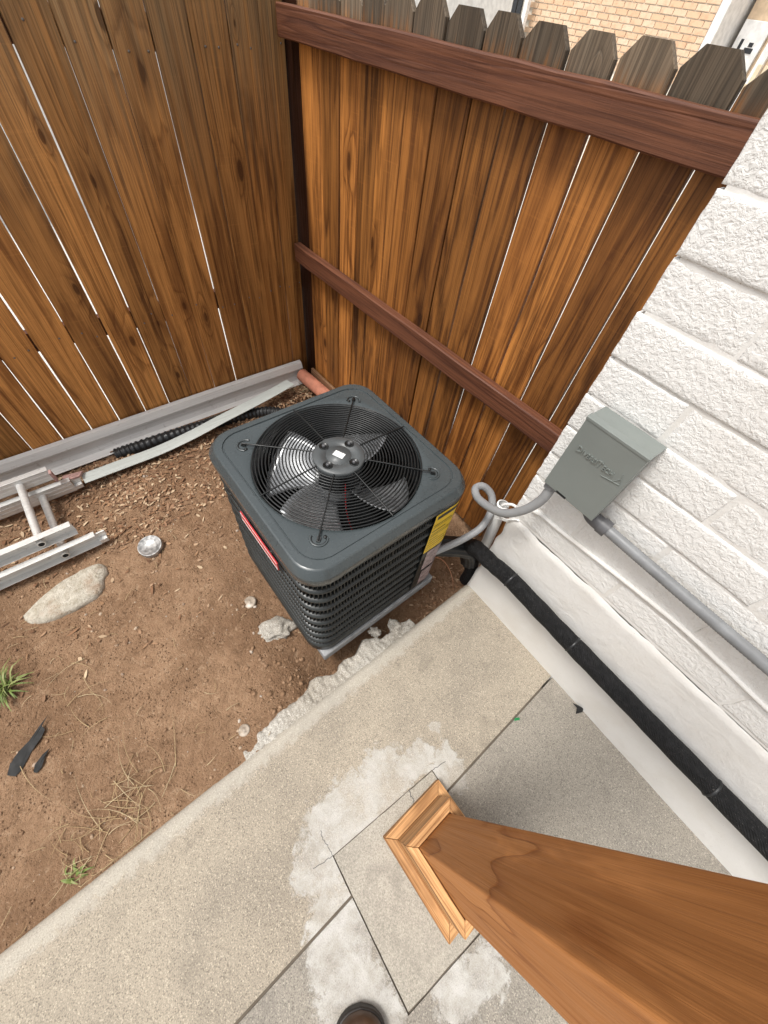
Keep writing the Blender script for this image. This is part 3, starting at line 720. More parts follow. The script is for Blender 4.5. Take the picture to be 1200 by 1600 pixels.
# white drain pipe with cable
wp = thing('drain_pipe', 'white plastic pipe standing in the gap beside the wall corner', 'pipe', (-.325, 1.08, .1))
b = MB(); ax = rel(wp, [(-.325, 1.065, -.05), (-.328, 1.065, .20), (-.338, 1.062, .36), (-.352, 1.06, .525)])
P = smooth_path(ax, 6); b.tube(P, .0235, 18, caps=False); b.tube(P, .0195, 18, caps=False); b.build('pipe_tube', M['white'], wp)
b = MB(); e = ax[-1]; b.lathe([(.0195, 0), (.0255, .002), (.0255, .010), (.0195, .011)], c=(e.x, e.y, e.z - .004), n=18); b.build('pipe_rim', M['white'], wp)
wc = thing('white_cable', 'white cable curling from the wall corner over the plastic pipe', 'cable', (-.3, 1.05, .5))
b = MB(); b.tube(smooth_path(rel(wc, [(-.345, 1.05, .49), (-.350, 1.05, .535), (-.325, 1.055, .565), (-.300, 1.055, .575), (-.272, 1.06, .560), (-.262, 1.08, .50), (-.262, 1.12, .40)]), 8), .006, 8); b.build('cable_sheath', M['white'], wc)
wt = thing('cable_loop', 'thin white tie looped round the white cable', 'cable', (-.3, 1.0, .5))
b = MB(); b.tube(smooth_path(rel(wt, [(-.335, 1.03, .50), (-.29, .985, .56), (-.255, .985, .60), (-.245, 1.0, .58), (-.275, 1.02, .53), (-.33, 1.03, .48)]), 8), .004, 6); b.build('cable_sheath', M['white'], wt)

# black ribbed line bundle between condenser and pipe
rb = thing('ribbed_hose', 'black ribbed hose leaving the condenser towards the wall corner', 'hose', (-.42, .92, .2))
P = smooth_path(rel(rb, [(-.50, .80, .26), (-.44, .88, .255), (-.39, .96, .235), (-.36, 1.01, .19), (-.345, 1.03, .10)]), 10)
b = MB(); b.tube(P, .046, 48, twist=lambda k: 1.0 + (0.05 if (k // 2) % 2 else -0.03)); b.build('hose_tube', M['blackplastic'], rb)
cw = thing('copper_wire', 'thin bare copper wire hanging beside the condenser label', 'wire', (-.4, .85, .2))
b = MB(); b.tube(smooth_path(rel(cw, [(-.44, .80, .235), (-.40, .83, .25), (-.365, .86, .20), (-.33, .90, .08), (-.315, .93, -.04)]), 8), .0018, 6); b.build('wire_strand', M['copper'], cw)

# ================================================================ CONDENSER
CX, CY, CZ0 = -.747, .523, .036
ac = thing('air_conditioner', 'dark slate outdoor air conditioning condenser with round fan grille', 'air conditioner', (CX, CY, CZ0))
NA = 128
def rrect(h, r, z, n=NA, c=(0, 0)):
    out = []
    for k in range(n):
        a = 2 * math.pi * (k + 0.5) / n; dx, dy = math.cos(a), math.sin(a)
        # ray against rounded square
        t = h / max(abs(dx), abs(dy)); px, py = t * dx, t * dy; q = h - r
        if abs(px) > q and abs(py) > q:
            cx, cy = math.copysign(q, dx), math.copysign(q, dy); bq = dx * cx + dy * cy; cc = cx * cx + cy * cy - r * r
            t = bq + math.sqrt(max(0, bq * bq - cc)); px, py = t * dx, t * dy
        out.append((c[0] + px, c[1] + py, z))
    return out
def circ(r, z, n=NA): return [(r * math.cos(2 * math.pi * (k + .5) / n), r * math.sin(2 * math.pi * (k + .5) / n), z) for k in range(n)]
TZ = .722   # cover top, local
RO = .2905
# base pan
b = MB(); b.loops([rrect(.330, .085, 0), rrect(.332, .085, .004), rrect(.332, .085, .034), rrect(.322, .08, .036)], False, True, True); b.build('base_pan', M['body'], ac)
# coil behind louvres, open at the top
b = MB(); b.loops([rrect(.312, .08, .037), rrect(.312, .08, .68)], True); b.loops([rrect(.296, .08, .68), rrect(.296, .08, .037)], True); b.build('coil', M['coil'], ac)
# horizontal louvre bands
zb = [.046 + i * .0675 for i in range(10)]
for i, z in enumerate(zb):
    b = MB(); hh = .0080 if i != 0 else .016
    b.loops([rrect(.316, .085, z - hh), rrect(.330, .085, z - hh), rrect(.3345, .087, z - hh * .3), rrect(.3345, .087, z + hh * .3), rrect(.327, .085, z + hh), rrect(.316, .085, z + hh)], True)
    b.build('louver_band', M['band'], ac)
# vertical bars in the slots
b = MB(); per = rrect(.3235, .085, 0, 4096)
acc = 0; nxt = 0
for i in range(len(per)):
    p = Vector(per[i]); q = Vector(per[(i + 1) % len(per)]); acc += (q - p).length
    if acc >= nxt:
        nxt += .0125; t = (q - p).normalized(); nn = Vector((t.y, -t.x, 0))
        if p.x > .30 and p.y > .165: continue
        for a_, c_ in zip(zb[:-1], zb[1:]):
            A = p - t * .0015; B = p + t * .0015
            lo, hi = a_ + .008, c_ - .008
            off = nn * .005
            b.add([(A.x + off.x, A.y + off.y, lo), (B.x + off.x, B.y + off.y, lo), (B.x + off.x, B.y + off.y, hi), (A.x + off.x, A.y + off.y, hi),
                   (A.x - off.x, A.y - off.y, lo), (B.x - off.x, B.y - off.y, lo), (B.x - off.x, B.y - off.y, hi), (A.x - off.x, A.y - off.y, hi)],
                  [(0, 1, 2, 3), (4, 7, 6, 5), (0, 3, 7, 4), (1, 5, 6, 2), (0, 4, 5, 1), (3, 2, 6, 7)])
o = b.build('louver_bars', M['bars'], ac); o['kind'] = 'stuff'
# service panel at the +X face, far end, wrapping the corner
b = MB(); hull = [p for p in rrect(.3385, .087, 0, 512) if p[0] > .0 and p[1] > .17]
hull = sorted(hull, key=lambda p: math.atan2(p[1], p[0])); hull = [p for p in hull if math.atan2(p[1], p[0]) < R(62)]
vs = [(x, y, .03) for x, y, _ in hull] + [(x, y, .654) for x, y, _ in hull]; n = len(hull)
b.add(vs, [(i, i + 1, n + i + 1, n + i) for i in range(n - 1)], True)
sp = b.build('service_panel', M['body'], ac); so_ = sp.modifiers.new('s', 'SOLIDIFY'); so_.thickness = .004; so_.offset = -1
# cover
b = MB()
b.loops([rrect(.333, .088, .655), rrect(.3405, .092, .655), rrect(.342, .093, .658), rrect(.3435, .094, .690), rrect(.3425, .094, .6935)], True)
b.loops([rrect(.3425, .094, .6935), rrect(.341, .093, .696), rrect(.330, .088, .7165), rrect(.3275, .087, .7195)], True)
b.loops([rrect(.3275, .087, .7195), rrect(.325, .086, .7212), rrect(.323, .085, TZ)], True)
b.loops([rrect(.323, .085, TZ), rrect(.3025, .078, TZ + .0004)], True)
b.loops([rrect(.3025, .078, TZ + .0004), rrect(.3010, .077, TZ - .0036), rrect(.2982, .076, TZ - .0036), rrect(.2968, .0755, TZ - .001)], False)
L = [rrect(.2968, .0755, TZ - .001), rrect(.2932, .074, TZ - .001)]
def blend(A, B, t): return [tuple(a[i] + (b_[i] - a[i]) * t for i in range(3)) for a, b_ in zip(A, B)]
inner = rrect(.2932, .074, TZ - .001)
L += [blend(inner, circ(RO, TZ - .002), .5), circ(RO, TZ - .002), circ(RO - .004, TZ - .004), circ(RO - .006, TZ - .014)]
b.loops(L, True); cover = b.build('top_cover', M['cover'], ac)
b = MB(); b.loops([circ(RO - .006, TZ - .014), circ(RO - .008, TZ - .06), circ(RO - .006, TZ - .15)], True); b.build('fan_shroud', M['motor'], ac)
# embossed bolt arcs + bolts at the corners
for k in range(4):
    a = R(45 + 90 * k); c = Vector((math.cos(a), math.sin(a), 0)); t = Vector((-c.y, c.x, 0)); cc = c * .325
    P = []
    for q in range(-9, 10):
        an = R(q * 11.5); P.append(cc - c * .004 + c * (.026 * math.cos(an)) + t * (.026 * math.sin(an)) + Vector((0, 0, TZ - .0005)))
    b = MB(); b.tube(P, .0034, 8); b.build('embossed_arc', M['cover'], cover)
    P2 = [cc - c * .004 + (p - cc + c * .004) * .86 for p in P]
    b = MB(); b.tube([(p.x, p.y, TZ - .0008) for p in P2], .0018, 6); b.build('arc_groove', M['wire'], cover)
    b = MB(); b.lathe([(.0055, -.002), (.0055, .002), (.003, .0035)], c=(cc.x - c.x * .012 + t.x * .017, cc.y - c.y * .012 + t.y * .017, TZ), n=10, cap1=True); b.build('bolt', M['wire'], cover)
    b = MB(); q0 = c * .318
    b.add([q0 + t * .006 + Vector((0, 0, TZ)), q0 - t * .006 + Vector((0, 0, TZ)), q0 - t * .006 + c * .016 + Vector((0, 0, TZ)), q0 + t * .006 + c * .016 + Vector((0, 0, TZ)),
           q0 + t * .006 + Vector((0, 0, TZ + .006)), q0 - t * .006 + Vector((0, 0, TZ + .006)), q0 - t * .005 + c * .016 + Vector((0, 0, TZ + .003)), q0 + t * .005 + c * .016 + Vector((0, 0, TZ + .003))],
          [(3, 2, 1, 0), (4, 5, 6, 7), (0, 1, 5, 4), (1, 2, 6, 5), (2, 3, 7, 6), (3, 0, 4, 7)]); b.build('spoke_clamp', M['wire'], cover)
# skirt screws
for k, (px, py) in enumerate(((-.13, -.3462), (.14, -.3462), (.3462, -.12), (.3462, .12))):
    b = MB(); b.lathe([(.0055, 0), (.0055, .0025), (.002, .004)], n=10, cap1=True); o = b.build('screw', M['wire'], cover)
    o.location = (px * .9955 if abs(px) > .34 else px, py * .9955 if abs(py) > .34 else py, .640); o.rotation_euler = (R(90), 0, 0) if py < -.34 else (0, R(90), 0)
# guard: rings and spokes
def gz(r): return TZ + .0035 + .013 * (1 - (r / RO) ** 2)
nr = 18
for i in range(nr):
    r = .098 + (RO - .006 - .098) * i / (nr - 1)
    b = MB(); b.tube([(r * math.cos(2 * math.pi * k / 80), r * math.sin(2 * math.pi * k / 80), gz(r)) for k in range(80)], .0025, 6, closed=True); b.build('guard_ring', M['wire'], ac)
for k in range(8):
    a = R(45 * k + 0); diag = k % 2 == 1
    a = R(45 * k); re = .332 if diag else .292
    P = [(r * math.cos(a), r * math.sin(a), gz(min(r, RO)) + .0035) for r in (.06, .12, .18, .24, re)]
    b = MB(); b.tube(smooth_path(P, 4), .0026, 6); b.build('guard_spoke', M['wire'], ac)
# motor, plate, bolts, sticker
b = MB(); b.lathe([(.078, .56), (.082, .565), (.082, .715), (.086, .720)], n=40, cap0=True); b.build('motor', M['motor'], ac)
b = MB(); b.lathe([(.086, .718), (.0885, .722), (.0885, .741), (.085, .745), (.046, .7455), (.045, .7425), (.042, .7425), (.041, .7465), (.0005, .747)], n=48); plate = b.build('motor_plate', M['hub'], ac)
for k in range(4):
    a = R(20 + 90 * k); px, py = .062 * math.cos(a), .062 * math.sin(a)
    b = MB(); b.lathe([(.0165, .7456), (.0165, .7480), (.0145, .7486), (.0135, .7462), (.0005, .7460)], c=(px, py, 0), n=20); b.build('bolt_recess', M['wire'], plate)
    b = MB(); b.lathe([(.0060, .746), (.0060, .7525), (.004, .754), (.0002, .754)], c=(px, py, 0), n=6); b.build('bolt', M['connector'], plate)
b = MB(); an = R(24); ca, sa_ = math.cos(an), math.sin(an)
q = [(-.019, -.012), (.019, -.012), (.019, .012), (-.019, .012)]
b.add([(ca * x - sa_ * y + .002, sa_ * x + ca * y, zz) for zz in (.7466, .7478) for x, y in q], [(3, 2, 1, 0), (4, 5, 6, 7), (0, 1, 5, 4), (1, 2, 6, 5), (2, 3, 7, 6), (3, 0, 4, 7)])
b.build('motor_sticker', M['white'], plate)
# fan: three broad pitched blades
def blade(a0):
    b = MB(); nr_, na = 8, 10; vs = []
    for i in range(nr_ + 1):
        r = .075 + (.262 - .075) * i / nr_; span = R(60 - 2 * i / nr_); lead = R(-4 + 16 * (i / nr_) ** 1.5)
        for j in range(na + 1):
            t = j / na; a = a0 + lead + span * t
            z = .610 - .105 * (t - .5) * (0.75 + 0.25 * i / nr_) - .018 * math.sin(math.pi * t) + .012 * (i / nr_)
            vs.append((r * math.cos(a), r * math.sin(a), z))
    b.add(vs, [(i * (na + 1) + j, (i + 1) * (na + 1) + j, (i + 1) * (na + 1) + j + 1, i * (na + 1) + j + 1) for i in range(nr_) for j in range(na)], True)
    o = b.build('fan_blade', M['blade'], ac); s = o.modifiers.new('s', 'SOLIDIFY'); s.thickness = .0022; return o
for k in range(4): blade(R(-92 + 90 * k))
b = MB(); b.lathe([(.0, .575), (.084, .575), (.086, .60), (.084, .635), (.078, .64)], n=32); b.build('fan_hub', M['blade'], ac)
b = MB(); b.tube(smooth_path([(.07, -.02, .70), (.12, -.05, .60), (.16, -.03, .45), (.23, .04, .2), (.27, .08, .1)], 6), .0022, 6); b.build('motor_lead', M['red'], ac)
# badge and labels
b = MB(); b.box(-.092, .158, -.3445, -.3395, .540, .586); bd = b.build('badge', M['red'], ac, 0.002)
for (x0_, x1_, z0_, z1_) in ((-.089, .155, .5823, .5838), (-.089, .155, .5422, .5437), (-.089, -.0875, .5438, .5822), (.1535, .155, .5438, .5822)):
    b = MB(); b.box(x0_, x1_, -.3453, -.3444, z0_, z1_); b.build('badge_border', M['white'], bd)
pth = [p for p in rrect(.3402, .087, 0, 512) if p[0] > 0 and p[1] > 0]
pth = sorted(pth, key=lambda p: math.atan2(p[1], p[0]))
def wraplabel(name, y_a, ang_b, z0, z1, mat, off=0.0, slant=0.0):
    H = [p for p in pth if p[1] > y_a and math.atan2(p[1], p[0]) < ang_b]
    n = len(H); k = 1 + off / .34
    vs = [(x * k, y * k, z0 + slant * i / n) for i, (x, y, _) in enumerate(H)] + [(x * k, y * k, z1 + slant * i / n) for i, (x, y, _) in enumerate(H)]
    b = MB(); b.add(vs, [(i, i + 1, n + i + 1, n + i) for i in range(n - 1)], True); return b.build(name, mat, ac)
yl = wraplabel('energy_label', .165, R(43), .385, .645, M['yellow'])
for i, (z0_, z1_, ya, an) in enumerate(((.612, .632, .175, 40), (.575, .579, .172, 38), (.563, .566, .172, 41), (.535, .540, .172, 36), (.515, .518, .172, 40), (.503, .506, .172, 41), (.480, .483, .172, 33), (.460, .463, .172, 40), (.440, .443, .172, 39), (.420, .423, .172, 41), (.402, .404, .172, 37))):
    o = wraplabel('print_line', ya, R(an), z0_, z1_, M['ink'], .0008 + .0002); o.parent = yl
# the headline is real lettering
me, wd = text_mesh('ENERGYGUIDE', .0165, .0003)
wraplabel('rating_label', .19, R(47), .215, .372, M['pinklabel'])
wraplabel('rating_label', .205, R(44), .06, .195, M['pinklabel'])
bpy.data.meshes.remove(me)

# pad under it
pd = MB(); pd.box(-.33, .343, -.307, .33, -.06, -.001)
o = pd.build('equipment_pad', M['pad'], None, 0.006, (CX, CY, CZ0)); tag(o, 'flat grey pad under the condenser', 'pad')

# ================================================================ POST WITH BASE TRIM
po = thing('porch_post', 'thick square brown timber post with mitred two tier base trim', 'post', (.3685, .175, 0))
px0, px1, py0, py1 = -.0965, .0965, -.0655, .0655
b = MB(); b.box(px0, px1, py0, py1, 0.001, 2.45); b.build('post_shaft', M['post'], po, 0.004, segs=3)
def trim_ring(t, z0, z1, gap, ox, name):
    X0, X1, Y0, Y1 = px0 - gap - ox, px1 + gap + ox, py0 - gap - ox, py1 + gap + ox
    x0_, x1_, y0_, y1_ = X0 - t, X1 + t, Y0 - t, Y1 + t; e = .0006
    for poly, mt in (([(x0_, y0_ + e), (X0, Y0 + e), (X0, Y1 - e), (x0_, y1_ - e)], M['trim_y']), ([(X1, Y0 + e), (x1_, y0_ + e), (x1_, y1_ - e), (X1, Y1 - e)], M['trim_y']),
                     ([(x0_ + e, y0_), (x1_ - e, y0_), (X1 - e, Y0), (X0 + e, Y0)], M['trim']), ([(X0 + e, Y1), (X1 - e, Y1), (x1_ - e, y1_), (x0_ + e, y1_)], M['trim'])):
        b = MB(); b.prism(poly, z0, z1); b.build(name, mt, po, 0.0018)
trim_ring(.027, .0015, .225, .0022, 0.0, 'trim_board')
trim_ring(.034, .001, .046, .0024, .0272, 'base_board')

# ================================================================ LEAN-TO CLUTTER BY THE SIDE FENCE
# gutter
b = MB(); prof = [(-2.192, .108), (-2.166, .104), (-2.152, .070), (-2.154, .060), (-2.172, .052), (-2.168, .012), (-2.150, -.012), (-2.108, -.026), (-2.104, -.020)]
L = []
for y in [-1.5 + 2.69 * i / 24 for i in range(25)]:
    dz = .006 * math.sin(y * 2.2) ; dx = .006 * math.sin(y * 1.3 + 1)
    L.append([(x + dx, y, z + dz) for x, z in prof])
n = len(prof)
b.add([p for l_ in L for p in l_], [(i * n + k, (i + 1) * n + k, (i + 1) * n + k + 1, i * n + k + 1) for i in range(24) for k in range(n - 1)])
o = b.build('metal_gutter', M['gutter']); s = o.modifiers.new('s', 'SOLIDIFY'); s.thickness = .0022
tag(o, 'long dull white metal gutter length lying along the foot of the fence', 'gutter')
# second thin rail lying in front of it
b = MB(); b.tube(smooth_path([(-2.10, -.12, -.006), (-2.098, .15, -.004), (-2.09, .4, -.002), (-2.085, .72, .004)], 6), .0055, 4)
o = b.build('metal_edging', M['scrapwood']); tag(o, 'thin brown edging strip lying against the white gutter', 'edging')
# galvanised strip
P = smooth_path([(-2.045, 1.03, .070), (-2.02, .90, .066), (-1.995, .74, .060), (-1.968, .51, .050), (-1.945, .30, .035), (-1.938, .107, .022), (-1.938, -.066, .022), (-1.931, -.287, .030)], 6)
b = MB(); vs = []
for i, p in enumerate(P):
    q0 = P[max(0, i - 1)]; q1 = P[min(len(P) - 1, i + 1)]; t = (q1 - q0).normalized(); sd_ = Vector((t.y, -t.x, 0)).normalized()
    wv = .039; tilt = 0.0
    vs += [p - sd_ * wv + Vector((0, 0, .006 + tilt)), p + sd_ * wv + Vector((0, 0, .004 - tilt)), p + sd_ * (wv + .002) + Vector((0, 0, -.008 - tilt))]
b.add(vs, [(i * 3 + k, i * 3 + k + 1, (i + 1) * 3 + k + 1, (i + 1) * 3 + k) for i in range(len(P) - 1) for k in range(2)], False)
o = b.build('metal_strip', M['galv']); s = o.modifiers.new('s', 'SOLIDIFY'); s.thickness = .003; tag(o, 'bent grey green galvanised strip lying across the black corrugated pipe', 'metal strip')
# corrugated drain pipe
ctl = [(-1.45, 1.02, .0), (-1.72, .95, .004), (-1.93, .80, .000), (-2.010, .56, -.006), (-2.045, .28, -.006), (-2.062, -.03, -.008), (-2.07, -.10, -.014)]
P = smooth_path(ctl, 40)
q = [P[0]]; 
for p in P:
    if (p - q[-1]).length > .0042: q.append(p)
rad = [(.038 if (i // 2) % 2 else .0325) for i in range(len(q))]
b = MB(); b.tube(q, .035, 16, rad=rad); o = b.build('corrugated_pipe', M['blackplastic']); tag(o, 'black corrugated drain pipe half buried under the galvanised strip', 'pipe')
# clay pipe
b = MB(); A = Vector((-2.135, 1.168, .035)); B = Vector((-1.80, 1.192, .030)); d = (B - A)
b.tube([A, A + d * .02, A + d * .3, A + d * .7, B - d * .02, B], .043, 24, rad=[.038, .043, .044, .0435, .043, .038]); b.tube([A - d * .001, A + d * .1], .026, 16)
o = b.build('clay_pipe', M['terracotta']); tag(o, 'terracotta clay pipe lying in the fence corner', 'pipe')
# ladder: two nested aluminium sections
def channel(x, y0_, y1_, z0_, z1_, wd, face):
    """C-channel rail along Y; face=+1 opens to -X"""
    t = .003; b = MB(); f = face
    xa, xb = (x, x + wd)
    web = xa if f > 0 else xb
    b.box(min(web, web + f * t), max(web, web + f * t), y0_, y1_, z0_, z1_)
    b.box(xa, xb, y0_, y1_, z1_ - t, z1_ + .0006); b.box(xa, xb, y0_, y1_, z0_ - .0006, z0_ + t)
    for zz in (.33, .66):
        zc = z0_ + (z1_ - z0_) * zz; b.box(min(web - f * .0012, web), max(web - f * .0012, web), y0_, y1_, zc - .004, zc + .004)
    return b
la = thing('ladder', 'aluminium extension ladder lying on the dirt beside the gutter', 'ladder', (-1.75, -.9, 0))
LX, LY = 1.75, .9
def sect(xa, xb, yend, zc, h, rung_ys, r, nm):
    for x, f in ((xa, -1), (xb - .030, 1)):
        b = channel(x + LX, -2.6 + LY, yend + LY, zc - h / 2, zc + h / 2, .030, f); b.build('side_rail', M['alu'], la, 0.0008)
    for y in rung_ys:
        b = MB(); b.tube([(xa + .004 + LX, y + LY, zc), (xb - .004 + LX, y + LY, zc)], r, 16); rg = b.build('rung', M['alu'], la)
        b = MB(); b.tube([(xb - .002 + LX, y + LY, zc), (xb + .0035 + LX, y + LY, zc)], r * .95, 14); b.build('rung_end', M['alu'], rg)
        b = MB(); b.tube([(xb + .0032 + LX, y + LY, zc), (xb + .0042 + LX, y + LY, zc)], r * .7, 14); b.build('rung_hole', M['darkhole'], rg)
sect(-1.965, -1.535, -.385, .125, .066, [-.515, -.815, -1.115, -1.415, -1.715, -2.015], .0165, 'fly')
sect(-1.935, -1.500, -.335, .036, .072, [-.475, -.775, -1.075, -1.375, -1.675, -1.975], .0165, 'base')
for x in (-1.500, -1.935):    # foot brackets on the base section
    b = MB(); b.box(x - .028 + LX if x > -1.6 else x + LX, x + LX if x > -1.6 else x + .028 + LX, -.336 + LY, -.30 + LY, .002, .028); b.box(x - .028 + LX if x > -1.6 else x + LX, x - .020 + LX if x > -1.6 else x + .008 + LX, -.336 + LY, -.295 + LY, .0285, .06); b.build('foot_bracket', M['alu'], la, 0.002)
b = MB(); b.box(-1.934 + LX, -1.905 + LX, -.384 + LY, -.372 + LY, .094, .158); b.build('end_cap', M['pink'], la, 0.002)
b = MB(); b.add([(-1.985 + LX, -.36 + LY, .04), (-1.93 + LX, -.37 + LY, .05), (-1.925 + LX, -.29 + LY, .055), (-1.97 + LX, -.27 + LY, .04), (-1.985 + LX, -.36 + LY, .052), (-1.93 + LX, -.37 + LY, .062), (-1.925 + LX, -.29 + LY, .067), (-1.97 + LX, -.27 + LY, .052)],
                [(3, 2, 1, 0), (4, 5, 6, 7), (0, 1, 5, 4), (1, 2, 6, 5), (2, 3, 7, 6), (3, 0, 4, 7)]); b.build('red_tag', M['pink'], la, 0.001)

# ================================================================ SMALL THINGS ON THE DIRT
def lump(name, mat, c, sx, sy, sz, rz, seed, rough=.35, sub=4, flat=None):
    bm = bmesh.new(); bmesh.ops.create_icosphere(bm, subdivisions=sub, radius=1)
    o_ = seed * 7.7
    for v in bm.verts:
        p = v.co.copy(); k = 1 + rough * noise.noise(p * 1.3 + Vector((o_, 0, 0))) + rough * .5 * noise.noise(p * 3.1 + Vector((0, o_, 0))) + rough * .25 * noise.noise(p * 7 + Vector((0, 0, o_)))
        p *= k
        if flat and p.z > flat: p.z = flat + (p.z - flat) * .25
        v.co = (p.x * sx, p.y * sy, p.z * sz)
    me = bpy.data.meshes.new(name); bm.to_mesh(me); bm.free()
    for f in me.polygons: f.use_smooth = True
    o = bpy.data.objects.new(name, me); col.objects.link(o); me.materials.append(mat); o.location = c; o.rotation_euler = (0, 0, rz); return o
# flat stone traced as an outline with real thickness
b = MB(); out = [(-1.335, -.70), (-1.385, -.62), (-1.415, -.52), (-1.425, -.43), (-1.405, -.375), (-1.350, -.372), (-1.325, -.395), (-1.275, -.415), (-1.250, -.47), (-1.245, -.55), (-1.255, -.63), (-1.290, -.69)]
P = smooth_path([(x, y, 0) for x, y in out + out[:1]], 4)[:-1]; cx, cy = -1.335, -.53; zz = dirt_z(cx, cy)
lo = []
for k, (f_, z_) in enumerate(((1.02, -.02), (1.03, .006), (1.0, .020), (.90, .031), (.7, .036), (.45, .040), (.2, .041))):
    lo.append([((p.x - cx) * f_ * (1 + .05 * noise.noise((p.x * 30, p.y * 30, k))), (p.y - cy) * f_ * (1 + .05 * noise.noise((p.x * 25, p.y * 25, k + 9))), z_ + .006 * noise.noise((p.x * 24 * f_, p.y * 24 * f_, 3))) for p in P])
b.loops(lo, True, True, True); o = b.build('flat_stone', M['stone'], None, 0, (cx, cy, zz)); tag(o, 'large pale flat stone on the dirt near the ladder', 'stone')
# tin lid
b = MB(); b.lathe([(.056, -.012), (.055, .026), (.0535, .0300), (.0505, .0305), (.0495, .0290), (.038, .0292), (.0375, .0286), (.0003, .0288)], n=40, cap0=True)
o = b.build('tin_can', M['tin'], None, 0, (-1.365, -.16, dirt_z(-1.365, -.16) + .004)); tag(o, 'round shallow silver tin half sunk in the dirt', 'can'); o.rotation_euler = (R(5), R(8), 0)
# concrete crumbs and discs
o = lump('concrete_chunk', M['rough'], (-.655, .115, -.045), .075, .05, .05, R(70), 3, .5); tag(o, 'rough grey concrete lump against the condenser pad corner', 'rubble')
for i, (x, y, r_) in enumerate(((-.835, .085, .030), (-.375, -.175, .022))):
    b = MB(); b.lathe([(r_, -.006), (r_, .003), (r_ * .8, .006), (r_ * .3, .0055), (r_ * .25, .008), (.0003, .008)], n=24)
    o = b.build('plastic_disc', M['capgrey'], None, 0, (x, y, dirt_z(x, y) + .001)); tag(o, ('round clouded plastic cap in the dirt beside the condenser' if i == 0 else 'small round grey cap in the dirt near the concrete lip'), 'disc'); o.rotation_euler = (R(5), R(-6), 0)
# slopped concrete lip along the walk edge
b = MB(); L = []; n = 9
for i in range(181):
    t = i / 180; y = -.215 + .86 * t
    wd = (.052 + .042 * math.sin(min(1, t * 2.2) * math.pi / 2) - .035 * max(0, t - .75) / .25) * (1 + .55 * noise.noise((y * 11, 2, 0))) + .007 * noise.noise((y * 37, 5, 0)) + .002 * noise.noise((y * 90, 5, 0))
    if i in (0, 180): wd = .008
    wd = max(.006, wd); row = []
    for k in range(n):
        q = k / (n - 1); x = EX + .012 - wd * q
        z = -.010 - .012 * q ** 1.5 - .03 * max(0, q - .85) / .15 + .012 * noise.noise((x * 26, y * 26, 1)) * (0.3 + q) + .009 * noise.noise((x * 70, y * 70, 1)) - (.03 if k == n - 1 else 0) - (.012 * math.sin(q * math.pi) if t > .35 else 0)
        row.append((x, y, z))
    L.append(row)
b.add([p for l_ in L for p in l_], [(i * n + k, (i + 1) * n + k, (i + 1) * n + k + 1, i * n + k + 1) for i in range(180) for k in range(n - 1)], True)
o = b.build('concrete_lip', M['rough']); s = o.modifiers.new('s', 'SOLIDIFY'); s.thickness = .03; s.offset = -1; tag(o, 'ragged strip of slopped rough concrete along the walkway edge', 'concrete')
for i, (x, y, s_) in enumerate(((-.335, .56, .034), (-.375, .47, .026))):
    o = lump('rubble_piece', M['rough'], (x, y, -.03), s_, s_ * .8, s_ * .8, R(40 * i), 12 + i, .5); tag(o, ('larger' if i == 0 else 'smaller') + ' crumbly concrete piece between the walkway edge and the pad', 'rubble', None)
# black plastic scraps
def scrap(name, poly, z, mat, label, cat, up=.006):
    cx = sum(p[0] for p in poly) / len(poly); cy = sum(p[1] for p in poly) / len(poly); b = MB(); n = len(poly)
    vs = [(x - cx, y - cy, up * noise.noise((x * 40, y * 40, 1)) + .004) for x, y in poly] + [(0, 0, up)]
    b.add(vs, [(i, (i + 1) % n, n) for i in range(n)]); o = b.build(name, mat, None, 0, (cx, cy, z)); s = o.modifiers.new('s', 'SOLIDIFY'); s.thickness = .0015
    return tag(o, label, cat)
scrap('plastic_scrap', [(-.865, -.72), (-.84, -.745), (-.82, -.74), (-.80, -.755), (-.775, -.79), (-.735, -.83), (-.725, -.85), (-.745, -.87), (-.78, -.855), (-.80, -.825), (-.815, -.79), (-.845, -.75)], dirt_z(-.8, -.8) + .004, M['scrapblack'], 'torn black plastic scrap lying on the dirt', 'scrap')
scrap('plastic_scrap', [(-.745, -.74), (-.725, -.76), (-.70, -.775), (-.69, -.79), (-.70, -.80), (-.72, -.79), (-.74, -.765)], dirt_z(-.71, -.78) + .004, M['scrapblack'], 'narrow sliver of black plastic beside the larger torn scrap', 'scrap')
scrap('foam_scrap', [(.385, .955), (.425, .975), (.430, .955), (.418, .930), (.405, .948)], .004, M['scrapblack'], 'small black foam scrap on the concrete by the wall', 'scrap', .018)
scrap('green_scrap', [(.262, .705), (.274, .722), (.280, .715), (.268, .695)], .003, M['green'], 'tiny green plastic scrap in the walkway joint', 'scrap', .004)
